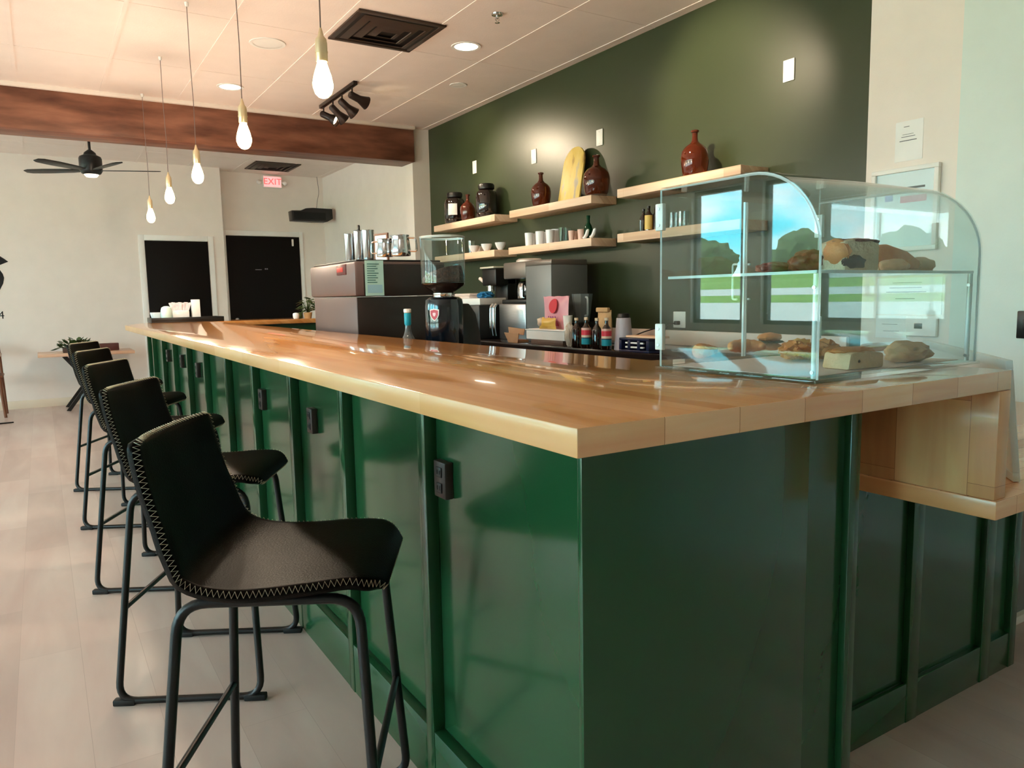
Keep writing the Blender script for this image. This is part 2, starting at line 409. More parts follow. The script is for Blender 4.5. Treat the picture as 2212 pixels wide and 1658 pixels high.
# ================================================================== BAR
ZT, ZU = 1.07, 1.027
FYL = 6.66                                                    # inner edge of the far return
bm = BM()
CT = [(0, 0), (1.18, 0), (1.18, .62), (.794, .72), (.794, FYL), (2.3, FYL), (2.3, 7.2), (.30, 7.2), (0, 6.36)]
prism(bm, CT, ZU, ZT, 'z')
es = [e for e in bm.edges if len(e.link_faces) == 2 and e.calc_face_angle(0) > .8]
bmesh.ops.bevel(bm, geom=es, offset=.003, segments=2, affect='EDGES', profile=.5)
bmesh.ops.recalc_face_normals(bm, faces=bm.faces[:])
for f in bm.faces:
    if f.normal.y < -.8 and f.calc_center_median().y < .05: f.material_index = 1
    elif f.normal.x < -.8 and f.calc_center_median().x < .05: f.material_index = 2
tag(ob('bar_countertop', bm, [TOP, TOPX_LIT, TOPE_LIT], recalc=False), 'long glossy butcher block bar top, orange brown with a daylight-paled front edge', 'countertop')

bar = thing('panelled_bar', 'dark green panelled bar base below the long wooden top', 'bar', (0, 0, 0))
bm = BM(); box(bm, (.19, .212, 0), (.60, 6.36, ZU-.001)); box(bm, (.60, .212, 0), (.935, .36, ZU-.001)); box(bm, (.45, FYL+.1, 0), (2.25, 7.12, ZU-.001))
ob('carcass', bm, GREEN, bar)
bm = BM(); box(bm, (.16, .213, .0), (.1895, 6.36, .16), .001); ob('bottom_rail', bm, GREEN, bar)
ys = [.823, 1.405, 1.97, 2.555, 3.115, 3.70, 4.28, 4.87, 5.42, 5.98, 6.31]
for yy in ys:
    bm = BM(); box(bm, (.158, yy, 0.0), (.1895, yy+.042, ZU-.002), .001); ob('batten', bm, GREEN, bar)
bm = BM(); box(bm, (.19, .2126, .161), (.194, .24, ZU-.002), .001); ob('corner_trim', bm, GREEN, bar)
bm = BM(); box(bm, (.158, .199, 0), (.766, .2125, ZU-.002), .001); ob('end_panel', bm, GREEN, bar)
bm = BM(); box(bm, (.905, .194, 0), (.942, .2125, ZU-.002), .003); ob('end_post', bm, GREEN, bar)

low = thing('low_panelled_cabinet', 'lower dark green panelled base under the short wooden counter', 'cabinet', (0, 0, 0))
bm = BM(); box(bm, (1.10, .36, 0), (2.055, 1.0, .741)); ob('carcass', bm, GREEN, low)
for x0, x1 in ((1.43, 1.487), (1.84, 1.90), (2.02, 2.062)):
    bm = BM(); box(bm, (x0, .342, .0), (x1, .361, .741), .003); ob('batten', bm, GREEN, low)
bm = BM(); box(bm, (1.10, .344, 0), (2.06, .361, .12), .003); ob('bottom_rail', bm, GREEN, low)
bm = BM(); box(bm, (1.13, -.006, .742), (2.75, .80, .785), .003)
bmesh.ops.recalc_face_normals(bm, faces=bm.faces[:])
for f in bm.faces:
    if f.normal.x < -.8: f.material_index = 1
o = tag(ob('lower_countertop', bm, [TOPX_LIT, TOPE_LIT]), 'short lower butcher block counter at desk height, right of bar end', 'countertop')
bm = BM(); box(bm, (1.132, .0, .7855), (1.18, .60, ZU-.0005), .002)
tag(ob('support_panel', bm, TOPZ), 'upright wooden panel joining the bar top to the lower counter', 'panel')

wc = thing('work_counter', 'dark work counter hidden behind the wooden bar', 'counter', (0, 0, 0))
bm = BM(); box(bm, (.82, 1.3, .05), (1.42, 6.5, .87)); ob('cabinet_body', bm, BLACKP, wc)
bm = BM(); box(bm, (.81, 1.28, .87), (1.44, 6.55, .91), .004); ob('counter_slab', bm, mat('grey_counter_slab', (92, 90, 92), .25), wc)
bc = thing('back_counter', 'dark back counter with a pale backsplash along the green wall', 'counter', (0, 0, 0))
bm = BM(); box(bm, (2.46, 1.7, .0), (3.098, 6.5, .86)); ob('cabinet_body', bm, BLACKP, bc)
bm = BM(); box(bm, (2.42, 1.68, .86), (3.099, 6.55, .9), .004); ob('counter_slab', bm, mat('black_counter_slab', (40, 30, 28), .12, spec=.6), bc)
bm = BM(); box(bm, (3.07, 1.68, .9), (3.099, 6.55, 1.0), .003); ob('backsplash', bm, mat('pale_backsplash', (226, 204, 190), .4), bc)

# outlets on the bar front
def outlet(P, lab):
    t = thing('power_outlet', lab, 'power outlet', P, group='black power outlets on the bar front')
    bm = BM(); box(bm, (-.022, -.03, -.044), (0, .03, .044), .003); ob('cover_plate', bm, DARKBROWN, t)
    for s in (-1, 1):
        bm = BM(); box(bm, (-.0245, -.014, s*.019-.012), (-.0218, .014, s*.019+.012), .002)
        rc = ob('receptacle', bm, BLACKP, t)
        for q in (-1, 1):
            bm = BM(); box(bm, (-.0252, q*.006-.0013, s*.019-.005), (-.0243, q*.006+.0013, s*.019+.005)); ob('slot', bm, DARKINK, rc)
for (px_, py_, lab) in ((955, 1035, 'black power outlet on bar front nearest the bar corner'), (672, 908, 'second black power outlet from the bar corner'), (565, 862, 'third black power outlet from the bar corner'),
                      (426, 799, 'fourth black power outlet, half way along the bar front'), (392, 780, 'black power outlet next to last along the bar front'), (362, 768, 'farthest black power outlet on the bar front')):
    outlet((.1898, at(px_, py_, 'x', .175).y, at(px_, py_, 'x', .175).z), lab)

# ================================================================== BAR STOOLS (faces +x)
def stool(label):
    t = thing('bar_stool', label, 'bar stool', group='bar stools along the bar')
    prof = [(.232, .668), (.222, .684), (.178, .697), (.10, .694), (.02, .688), (-.06, .686), (-.125, .693), (-.168, .718), (-.192, .765), (-.209, .825), (-.223, .885), (-.236, .948), (-.242, .990)]
    # dense resample
    cum = [0]
    for a, c in zip(prof, prof[1:]): cum.append(cum[-1]+math.dist(a, c))
    L = cum[-1]
    def cr_pt(s):
        i = max(j for j in range(len(cum)) if cum[j] <= s+1e-9); i = min(i, len(prof)-2)
        u = (s-cum[i])/(cum[i+1]-cum[i])
        p0 = prof[max(i-1, 0)]; p1 = prof[i]; p2 = prof[i+1]; p3 = prof[min(i+2, len(prof)-1)]
        return tuple(.5*(2*p1[k]+(p2[k]-p0[k])*u+(2*p0[k]-5*p1[k]+4*p2[k]-p3[k])*u*u+(3*p1[k]-p0[k]-3*p2[k]+p3[k])*u**3) for k in (0, 1))
    NS, NT = 40, 22
    ss = [L*(.5-.5*math.cos(PI*i/NS)) for i in range(NS+1)]; ss = [.5*a+.5*L*i/NS for i, a in enumerate(ss)]
    ts = [-math.cos(PI*j/NT) for j in range(NT+1)]; ts = [.6*a+.4*(-1+2*j/NT) for j, a in enumerate(ts)]
    def halfw(s):
        W = [(0, .178), (.06, .206), (.16, .224), (.28, .232), (.38, .228), (.46, .216), (.58, .206), (L, .20)]
        for (a, wa), (c, wb) in zip(W, W[1:]):
            if s <= c+1e-6:
                u = (s-a)/(c-a); w = wa+(wb-wa)*u*u*(3-2*u); break
        for dd, rc in ((s, .05), (L-s, .035)):
            if dd < rc: w -= rc-math.sqrt(max(0, rc*rc-(rc-dd)**2))
        return w
    def surf(s, tt):
        x, z = cr_pt(s); e = .004
        a = cr_pt(max(0, s-e)); c = cr_pt(min(L, s+e)); tx, tz = c[0]-a[0], c[1]-a[1]; n = math.hypot(tx, tz)
        nx, nz = tz/n, -tx/n                                    # sitter's side
        lift = .006+.016*math.exp(-((s-.42)/.10)**2)+.016*min(1, max(0, (s-.40)/.12))
        if s < .06: lift *= s/.06
        k = abs(tt)**2.6*lift
        return Vector((x+nx*k, halfw(s)*tt, z+nz*k)), Vector((nx, 0, nz))
    TH = .026
    bm = BM(); top = []; bot = []
    for s in ss:
        ra = []; rb = []
        for tt in ts:
            p, n = surf(s, tt)
            d = min(halfw(s)*(1-abs(tt)), s, L-s); e = .016
            h = TH/2*(math.sqrt(max(0, 1-(1-d/e)**2)) if d < e else 1)
            pad = .010*(1-tt*tt)*min(1, d/.05)
            va = bm.verts.new(p+n*(h+pad*.3)); vb = va if h < 1e-6 else bm.verts.new(p-n*h)
            ra.append(va); rb.append(vb)
        top.append(ra); bot.append(rb)
    for g, fl in ((top, 0), (bot, 1)):
        for i in range(NS):
            for j in range(NT):
                q = [g[i][j], g[i][j+1], g[i+1][j+1], g[i+1][j]]
                q = [v for k, v in enumerate(q) if v not in q[:k]]
                if len(q) > 2: bm.faces.new(q[::-1] if fl else q)
    ob('seat_shell', bm, LEATH, t, sharp=60)
    # zigzag seam along the rim
    rim = []
    M_ = 400
    path = [(s/200*L, -1) for s in range(201)] + [(L, -1+2*k/60) for k in range(1, 60)] + [(L-s/200*L, 1) for s in range(201)] + [(0, 1-2*k/60) for k in range(1, 60)]
    pts = [surf(s, tt) for s, tt in path]
    cumr = [0]
    for i in range(1, len(pts)): cumr.append(cumr[-1]+(pts[i][0]-pts[i-1][0]).length)
    T_ = cumr[-1]; step = .0056; z = []; i = 0; k = 0; s = 0
    cen = Vector((-.02, 0, .78))
    while s < T_:
        while i < len(cumr)-2 and cumr[i+1] < s: i += 1
        u = (s-cumr[i])/max(1e-9, cumr[i+1]-cumr[i]); p = pts[i][0].lerp(pts[i+1][0], u); n = pts[i][1]
        tg = (pts[min(i+1, len(pts)-1)][0]-pts[max(i-1, 0)][0]); out = tg.cross(n)
        out = out.normalized() if out.length > 1e-9 else Vector((0, 1, 0))
        side = -1 if i < 201 else 1
        if out.dot(p-cen) < 0: out = -out
        if k % 2: q = p-out*.0055+n*.0122
        else: q = p+out*.0006+n*.001
        z.append(q); s += step; k += 1
    bm = BM(); tube(bm, z, .0009, 4, closed=True); ob('seam_stitching', bm, THREAD, t, sharp=None)
    for sd in (-1, 1):
        loop = [(-.222, sd*.24, .013), (.222, sd*.24, .013), (.185, sd*.165, .662), (-.168, sd*.165, .662)]
        bm = BM(); tube(bm, fillet(loop, .06, 7, True), .0108, 10, closed=True); fr = ob('side_frame', bm, BLACKM, t, sharp=None)
        for xx in (-.212, .212):
            bm = BM(); box(bm, (xx-.024 if xx < 0 else xx-.044, sd*.24-.013, .0005), (xx+.044 if xx < 0 else xx+.024, sd*.24+.013, .02), .004); ob('foot_glide', bm, RUBBER, fr)
    for sx in (-1, 1):
        h = .30; u = (h-.013)/.649; yy = .24-.075*u; xx = (-.222+.054*u) if sx < 0 else (.222-.037*u)
        bm = BM(); cyl(bm, (xx, -yy, h), (xx, yy, h), .0085, seg=10); ob('footrest', bm, BLACKM, t)
        bm = BM(); cyl(bm, (sx*.11, -.165, .660), (sx*.11, .165, .660), .0085, seg=10); box(bm, (sx*.11-.02, -.12, .660), (sx*.11+.02, .12, .675)); ob('seat_support', bm, BLACKM, t)
    return t
RZ = math.radians(-29.5)
SL = ['nearest dark leather bar stool, whole seat in view before the green bar', 'second dark leather bar stool from the front, behind the nearest one', 'third dark leather bar stool, middle one of the five',
      'fourth dark leather bar stool from the front', 'farthest dark leather bar stool beside the plant on the side table']
SP = [(-.190, .812), (-.176, 1.85), (-.176, 2.93), (-.176, 4.04), (-.176, 5.06)]
s0 = stool(SL[0]); s0.location = (*SP[0], 0); s0.rotation_euler = (0, 0, RZ)
for k in range(1, 5): dup(s0, (*SP[k], 0), RZ, SL[k])

# ================================================================== CEILING FITTINGS
# pendants
PL = ['nearest pendant bulb, largest and brightest, on a brass socket', 'second pendant bulb from the front on a grey cord', 'third pendant bulb, middle of the row of five',
      'fourth pendant bulb, hanging before the far wall', 'farthest and lowest-looking pendant bulb on a grey cord']
CORD = mat('grey_pendant_cord', (120, 104, 100), .7)
def pendant(lab):
    t = thing('pendant_bulb', lab, 'pendant light', group='pendant bulbs over the bar')      # origin: bulb tip
    bm = BM(); lathe(bm, [(.004, 0), (.016, .004), (.028, .016), (.0345, .036), (.035, .05), (.030, .075), (.022, .10), (.016, .118), (.0145, .132)], seg=24); ob('bulb', bm, BULB, t)
    bm = BM(); lathe(bm, [(.019, .122), (.0205, .126), (.0205, .185), (.0195, .189), (.019, .196), (.011, .206), (.006, .225), (.0035, .234)], seg=24); s_ = ob('socket', bm, BRASS, t)
    bm = BM(); lathe(bm, [(.0218, .150), (.0218, .156)], seg=24); ob('ring', bm, BRASS, s_)
    bm = BM(); tube(bm, [(0, 0, .23), (.003, .001, .5), (-.002, -.001, .8), (0, 0, 1.13)], .0024, 6); ob('cord', bm, CORD, t)
    bm = BM(); lathe(bm, [(.009, 1.105), (.012, 1.118), (.012, 1.13)], seg=14); ob('ceiling_hook', bm, WHITEP, t)
    return t
PP = [(1.835, 1.945), (3.02, 1.975), (4.27, 1.98), (5.45, 1.99), (6.6, 1.955)]
p0 = pendant(PL[0])
for k, (yy, zz) in enumerate(PP):
    o = p0 if k == 0 else dup(p0, label=PL[k])
    o.location = (.29, yy, zz)
    for ch in o.children:                                    # the cord reaches the ceiling
        if ch.name.startswith(('cord', 'ceiling_hook')): ch.location.z = 0
    dz = CZ-1.13-zz
    for ch in o.children:
        if ch.name.startswith('cord'): ch.scale.z = 1; ch.location.z = 0; ch.scale.z = (CZ-zz-.23)/(1.13-.23); ch.location.z = .23-.23*ch.scale.z
        if ch.name.startswith('ceiling_hook'): ch.location.z = dz-.0
    L = bpy.data.lights.new('bulb_glow', 'POINT'); L.energy = 12; L.color = (1, .82, .62); L.shadow_soft_size = .035
    lo = bpy.data.objects.new('bulb_glow', L); COL.objects.link(lo); lo.parent = o; lo.location = (0, 0, -.045)

def vent(P0, P1, lab, n=3):
    x0, y0 = P0; x1, y1 = P1; cx_, cy_ = (x0+x1)/2, (y0+y1)/2; hx, hy = (x1-x0)/2, (y1-y0)/2
    t = thing('ceiling_vent', lab, 'vent', (cx_, cy_, CZ-.006), group='brown ceiling vents')
    M_ = mat('vent_brown_paint', (58, 42, 32), .45) if 'vent_brown_paint' not in MATS else MATS['vent_brown_paint']
    MD = mat('vent_dark_inside', (30, 24, 20), .6) if 'vent_dark_inside' not in MATS else MATS['vent_dark_inside']
    bm = BM(); box(bm, (-hx+.012, -hy+.012, -.002), (hx-.012, hy-.012, .004)); ob('backing', bm, MD, t)
    bm = BM(); w_ = .035
    box(bm, (-hx, -hy, -.008), (hx, -hy+w_, .004), .002); box(bm, (-hx, hy-w_, -.008), (hx, hy, .004), .002); box(bm, (-hx, -hy+w_, -.008), (-hx+w_, hy-w_, .004), .002); box(bm, (hx-w_, -hy+w_, -.008), (hx, hy-w_, .004), .002)
    ob('frame', bm, M_, t)
    for k in range(n):                                       # nested diffuser cones
        f = .80-.24*k; g = f-.14
        bm = BM()
        A = [(-hx*f, -hy*f, -.006), (hx*f, -hy*f, -.006), (hx*f, hy*f, -.006), (-hx*f, hy*f, -.006)]; B = [(-hx*g, -hy*g, -.022), (hx*g, -hy*g, -.022), (hx*g, hy*g, -.022), (-hx*g, hy*g, -.022)]
        va = [bm.verts.new(q) for q in A]; vb = [bm.verts.new(q) for q in B]; vc = [bm.verts.new((q[0]*.97, q[1]*.97, q[2]+.004)) for q in B]
        for i in range(4): bm.faces.new((va[i], va[(i+1) % 4], vb[(i+1) % 4], vb[i])); bm.faces.new((vb[i], vb[(i+1) % 4], vc[(i+1) % 4], vc[i]))
        ob('diffuser_vane', bm, M_, t)
vent((1.225, 3.85), (1.835, 4.455), 'large dark brown square vent in the ceiling before the beam')
vent((1.9, 9.36), (2.49, 9.99), 'smaller looking dark brown vent beyond the beam near exit sign')
def can(P, lab, lit, r=.085):
    t = thing('recessed_downlight', lab, 'ceiling light', (P.x, P.y, CZ-.006), group='round recessed lights')
    bm = BM(); lathe(bm, [(r, .001), (r+.022, .0), (r+.024, .004), (r+.02, .006), (r, .006)], cap0=False, cap1=False, seg=32)
    for k in range(0): pass
    ob('trim_ring', bm, WHITEP, t)
    bm = BM(); lathe(bm, [(0.001, .0015), (r*.6, .0015), (r, .003), (r, .006)], seg=32); ob('diffuser', bm, CANLIT if lit else WHITEP, t)
can(at(1007, 100, 'z', CZ), 'lit round ceiling light right of the large brown vent', True)
can(at(497, 187, 'z', CZ), 'bright lit round ceiling light behind the second pendant cord', True)
can(at(578, 93, 'z', CZ), 'unlit white round ceiling fitting between two pendant cords', False, .1)
can(at(990, 183, 'z', CZ), 'small unlit round ceiling disc near the green wall', False, .05)
P = at(1074, 30, 'z', CZ)
t = thing('fire_sprinkler', 'small chrome sprinkler head under the ceiling tiles', 'sprinkler', (P.x, P.y, CZ))
bm = BM(); lathe(bm, [(.038, 0), (.036, -.008), (.02, -.012), (.012, -.012)]); ob('escutcheon', bm, CHROME, t)
bm = BM(); cyl(bm, (0, 0, -.012), (0, 0, -.03), .008); tube(bm, [(-.012, 0, -.02), (-.014, 0, -.035), (0, 0, -.052)], .003, 6); tube(bm, [(.012, 0, -.02), (.014, 0, -.035), (0, 0, -.052)], .003, 6); cyl(bm, (-.014, 0, -.02), (.014, 0, -.02), .003, seg=6); ob('frame', bm, CHROME, t)
bm = BM(); lathe(bm, [(.002, -.052), (.016, -.053), (.016, -.055), (.002, -.057)]); ob('deflector', bm, CHROME, t)

# track lights
TRACKM = mat('dark_bronze_metal', (40, 28, 24), .35, .4)
def track(x, y0, y1, lab, heads, lit):
    t = thing('track_spotlight', lab, 'track light', (x, (y0+y1)/2, CZ), group='dark track lights')
    h = (y1-y0)/2
    bm = BM(); box(bm, (-.018, -h, -.032), (.018, h, 0), .004); ob('track_bar', bm, TRACKM, t)
    for (yy, a), on in zip(heads, lit):
        bm = BM(); cyl(bm, (0, yy, -.03), (0, yy, -.10), .007, seg=10); st = ob('stem', bm, TRACKM, t)
        d = Vector(a).normalized(); o0 = Vector((0, yy, -.10))-d*.03
        bm = BM(); q = d.to_track_quat('Z', 'Y').to_matrix().to_4x4()
        lathe(bm, [(.022, 0), (.03, .012), (.031, .09), (.036, .11), (.056, .168), (.056, .172), (.05, .168), (.03, .12)], seg=22, cap1=False)
        bmesh.ops.transform(bm, matrix=Matrix.Translation(o0) @ q, verts=bm.verts[:]); hd = ob('lamp_head', bm, TRACKM, t)
        bm = BM(); lathe(bm, [(.002, .148), (.03, .15), (.042, .145), (.042, .14)], seg=22); bmesh.ops.transform(bm, matrix=Matrix.Translation(o0) @ q, verts=bm.verts[:])
        ob('lens', bm, SPOTLIT if on else BLACKP, hd)
        if on:
            L = bpy.data.lights.new('track_spot', 'SPOT'); L.energy = on; L.color = (1, .80, .56); L.spot_size = math.radians(62); L.spot_blend = .8; L.shadow_soft_size = .04
            lo = bpy.data.objects.new('track_spot', L); COL.objects.link(lo); lo.parent = t; lo.location = o0+d*.19
            lo.rotation_euler = d.to_track_quat('-Z', 'Y').to_euler()
dd = (.8, -.05, -.55)
track(1.76, 5.36, 6.27, 'dark track light with four tilted heads before the beam', [(-.37, (1, .15, -.32)), (-.12, (.85, .1, -.62)), (.12, (.8, .15, -.65)), (.38, (.9, -.85, -.62))], [40, 0, 0, 130])
track(1.62, 1.70, 2.72, 'dark track light at the top edge of the picture', [(-.36, (.9, .25, -.5)), (-.1, (.9, .2, -.4)), (.16, (.9, -.1, -.5)), (.46, (1.4, -.05, -.5))], [0, 0, 0, 160])

# ceiling fan beyond the beam
P = at(195, 345, 'y', 8.3)
t = thing('ceiling_fan', 'black three-bladed looking ceiling fan hanging beyond the brown beam', 'ceiling fan', (P.x, P.y, 2.6))
t['label'] = 'black ceiling fan with long thin blades hanging beyond the brown beam'
bm = BM(); lathe(bm, [(.015, .45), (.07, .44), (.06, .40), (.025, .375), (.015, .37)]); ob('canopy', bm, BLACKM, t)
bm = BM(); cyl(bm, (0, 0, .2), (0, 0, .42), .013, seg=12); ob('downrod', bm, BLACKM, t)
bm = BM(); lathe(bm, [(.02, .24), (.055, .21), (.06, .19), (.10, .17), (.108, .15), (.108, .03), (.09, 0), (.07, -.01)]); ob('motor_housing', bm, BLACKM, t)
bm = BM(); lathe(bm, [(.002, -.04), (.05, -.034), (.07, -.01)]); ob('light_kit', bm, emis('fan_light_lens', (255, 244, 230), 1.6), t)
for px, py in ((40, 345), (343, 382), (283, 400), (105, 375)):
    Q = at(px, py, 'z', 2.62); a = math.atan2(Q.y-P.y, Q.x-P.x)
    if (px, py) == (283, 400): a = -1.25
    if (px, py) == (343, 382): a = -.35
    if (px, py) == (40, 345): a = 2.62
    if (px, py) == (105, 375): a = 3.9
    bm = BM(); vs = []
    prof = [(.09, .03), (.2, .05), (.45, .062), (.62, .055), (.67, .03)]
    up = [(r, w_) for r, w_ in prof]; poly = [(r, w_) for r, w_ in up]+[(r, -w_) for r, w_ in up[::-1]]
    prism(bm, poly, .028, .036, 'z', bev=.002)
    bmesh.ops.transform(bm, matrix=Matrix.Rotation(a, 4, 'Z') @ Matrix.Translation((0, 0, .03)) @ Matrix.Rotation(math.radians(10), 4, 'X') @ Matrix.Translation((0, 0, -.03)), verts=bm.verts[:])
    ob('fan_blade', bm, BLACKM, t)

# exit sign
P = at(588, 393, 'y', 10.33)
t = thing('exit_sign', 'red lit EXIT sign with two small lamps above the right black door', 'exit sign', (P.x, 10.37, P.z))
bm = BM(); box(bm, (-.135, -.055, -.085), (.135, -.002, .09), .01); ob('housing', bm, WHITEP, t)
bm = BM(); box(bm, (-.12, -.058, -.07), (.12, -.0545, .07), .001); ob('face_panel', bm, EXITFACE, t)
textmesh('lettering', 'EXIT', .125, EXITRED, t, Matrix.Translation((0, -.0595, 0)) @ Matrix(((1, 0, 0, 0), (0, 0, -1, 0), (0, 1, 0, 0), (0, 0, 0, 1))))
for s in (-1, 1):
    bm = BM(); cyl(bm, (s*.135, -.03, .0), (s*.165, -.03, -.005), .012, seg=10); blob(bm, (s*.185, -.035, -.01), (.034, .034, .034), 2, 0); ob('emergency_lamp', bm, WHITEP, t)

# black speaker hung in the corner
P0 = at(627, 467, 'y', 9.9)
t = thing('wall_speaker', 'long black speaker box hanging below a cable in the corner', 'speaker', (2.76, 9.9, 2.45))
bm = BM(); poly = [(-.30, .045), (-.155, .05), (-.10, .082), (0, .092), (.28, .088), (.285, -.05), (.2, -.095), (.03, -.098), (-.29, -.09)]
prism(bm, poly, -.09, .09, 'y', bev=.006); ob('cabinet', bm, BLACKP, t)
bm = BM(); box(bm, (-.27, -.094, -.075), (.18, -.089, .03), .002); ob('grille', bm, mat('black_speaker_cloth', (10, 9, 9), .9), t)
bm = BM(); tube(bm, fillet([(.08, 0, .09), (.13, .1, .22), (.22, .28, .36), (.235, .40, .6)], .1, 6), .004, 6); ob('cable', bm, mat('grey_cable', (130, 122, 116), .6), t)
bm = BM(); cyl(bm, (.15, .09, .0), (.2, .44, .05), .014, seg=8); box(bm, (.15, .44, .0), (.25, .468, .1), .004); ob('wall_bracket', bm, BLACKM, t)

# ================================================================== GREEN WALL: shelves, plates, things on them
SX = 2.86
SH = [('upper', 5.0, 6.21, 1.975), ('upper', 3.624, 4.755, 1.975), ('upper', 2.24, 3.333, 1.975), ('lower', 5.02, 6.21, 1.667), ('lower', 3.627, 4.78, 1.667), ('lower', 2.24, 3.333, 1.67)]
SN = ['upper pale wood floating shelf farthest from camera, under the dark jars', 'upper pale wood floating shelf in the middle, under the painted board', 'upper pale wood floating shelf nearest, right, with one amber jug',
      'lower pale wood floating shelf at the far end holding white bowls', 'lower pale wood floating shelf in the middle holding glasses', 'lower pale wood floating shelf half hidden by the clear case']
for (lv, y0, y1, z), lab in zip(SH, SN):
    bm = BM(); box(bm, (SX, y0, z-.06), (GX-.0005, y1, z), .003)
    tag(ob('floating_shelf', bm, SHELF), lab, 'shelf', 'floating shelves on the green wall')
for (px, py), lab in zip(((1026, 361), (1154, 338), (1296, 297), (1705, 152)), ('white blank wall plate farthest left on the green wall', 'second white wall plate from the left, left of painted board', 'white wall plate above the painted board', 'large looking white wall plate high on the green wall at right')):
    P = at(px, py, 'x', GX)
    t = thing('wall_plate', lab, 'wall plate', P, group='white wall plates')
    bm = BM(); box(bm, (-.007, -.038, -.06), (0, .038, .06), .003); ob('cover_plate', bm, WHITEP, t)
    for s in (-1, 1):
        bm = BM(); cyl(bm, (-.0085, 0, s*.042), (-.006, 0, s*.042), .003, seg=8); ob('screw', bm, BRUSHED, t)
def jug(P, h, r, lab, m=AMBER, grp='amber glass jugs on the upper shelves'):
    t = thing('glass_jug', lab, 'jug', P, group=grp)
    bm = BM(); lathe(bm, [(r*.55, 0), (r*.8, h*.01), (r*.86, h*.06), (r*.98, h*.3), (r, h*.42), (r*.93, h*.54), (r*.7, h*.64), (r*.4, h*.70), (r*.24, h*.76), (r*.2, h*.84), (r*.2, h*.94)], seg=28); ob('body', bm, m, t)
    bm = BM(); lathe(bm, [(r*.2, h*.94), (r*.29, h*.945), (r*.29, h*.985), (r*.2, h)], seg=20); ob('lip', bm, m, t)
    return t
def on_shelf(px, x, z):                                       # y on the shelf below a photo column
    P = at(px, 656, 'x', x); return Vector((x, P.y, z+.0003))
P = on_shelf(1172, 2.93, 1.975); jug(P, .27, .082, 'amber glass jug left of the painted board')
P = on_shelf(1290, 2.93, 1.975); jug(P, .29, .098, 'large amber glass jug right of the painted board')
P = on_shelf(1498, 2.95, 1.975); jug(P, .285, .088, 'amber glass jug alone on the nearest upper shelf')
P = on_shelf(1016, 2.94, 1.975); jug(P, .25, .075, 'amber glass jug between the two dark jars')
def bigjar(P, h, r, lab, label_):
    t = thing('dark_jar', lab, 'jar', P, group='dark glass jars')
    bm = BM(); lathe(bm, [(r*.9, 0), (r, h*.02), (r, h*.12), (r*.96, h*.14), (r, h*.17), (r, h*.66), (r*.9, h*.76), (r*.7, h*.82), (r*.62, h*.84)], seg=28); ob('body', bm, DARKGLASS, t)
    bm = BM(); lathe(bm, [(r*.66, h*.84), (r*.74, h*.85), (r*.78, h*.95), (r*.7, h), (r*.3, h)], seg=28); ob('lid', bm, BLACKP, t)
    if label_:
        bm = BM(); n = 8
        for k in range(n):
            a0 = 3.55+.9*k/n; a1 = 3.55+.9*(k+1)/n; R = r*1.006
            q = [bm.verts.new((R*math.cos(a), R*math.sin(a), z_)) for a, z_ in ((a0, h*.26), (a1, h*.26), (a1, h*.62), (a0, h*.62))]; bm.faces.new(q)
        ob('paper_label', bm, PAPER, t)
P = on_shelf(988, 2.95, 1.975); bigjar(P, .30, .102, 'dark round jar with a white paper label at the shelf end', True)
P = on_shelf(1056, 2.98, 1.975); bigjar(P, .31, .10, 'dark bulging jar with wide black lid right of the small jug', False)
# painted skateboard deck leaning on the wall
P = on_shelf(1235, 2.985, 1.975)
bm = BM(); pl_ = []
Wd, Hd = .135, .43
for k in range(13):
    a = PI*k/12; pl_.append((Wd*math.cos(a), Hd-Wd+Wd*math.sin(a)))
pl_ += [(-Wd*1.02, .0), (Wd*1.02, 0)]
prism(bm, pl_, -.008, .008, 'x', bev=.003)
SK, nt, bb = new_mat('worn_painted_board')
tc = N(nt, 'ShaderNodeTexCoord'); mp = N(nt, 'ShaderNodeMapping'); mp.inputs['Scale'].default_value = (1, 9, 3.5); nt.links.new(tc.outputs['Object'], mp.inputs[0])
n1 = N(nt, 'ShaderNodeTexNoise'); n1.inputs['Scale'].default_value = 1.3; n1.inputs['Detail'].default_value = 5; nt.links.new(mp.outputs[0], n1.inputs['Vector'])
cr = N(nt, 'ShaderNodeValToRGB'); e = cr.color_ramp.elements; e[0].position = .3; e[0].color = lin((120, 76, 40)); e[1].position = .78; e[1].color = lin((168, 150, 128))
for p_, c_ in ((.40, (206, 176, 84)), (.58, (216, 190, 110)), (.66, (176, 166, 150))): q = e.new(p_); q.color = lin(c_)
nt.links.new(n1.outputs['Fac'], cr.inputs[0]); nt.links.new(cr.outputs[0], bb.inputs['Base Color']); bb.inputs['Roughness'].default_value = .5
bmesh.ops.transform(bm, matrix=Matrix.Translation((P.x-.02, P.y, 1.9775)) @ Matrix.Rotation(math.radians(11), 4, 'Y'), verts=bm.verts[:])
tag(ob('painted_board', bm, [SK]), 'yellow worn painted board with rounded top leaning on the green wall', 'board')

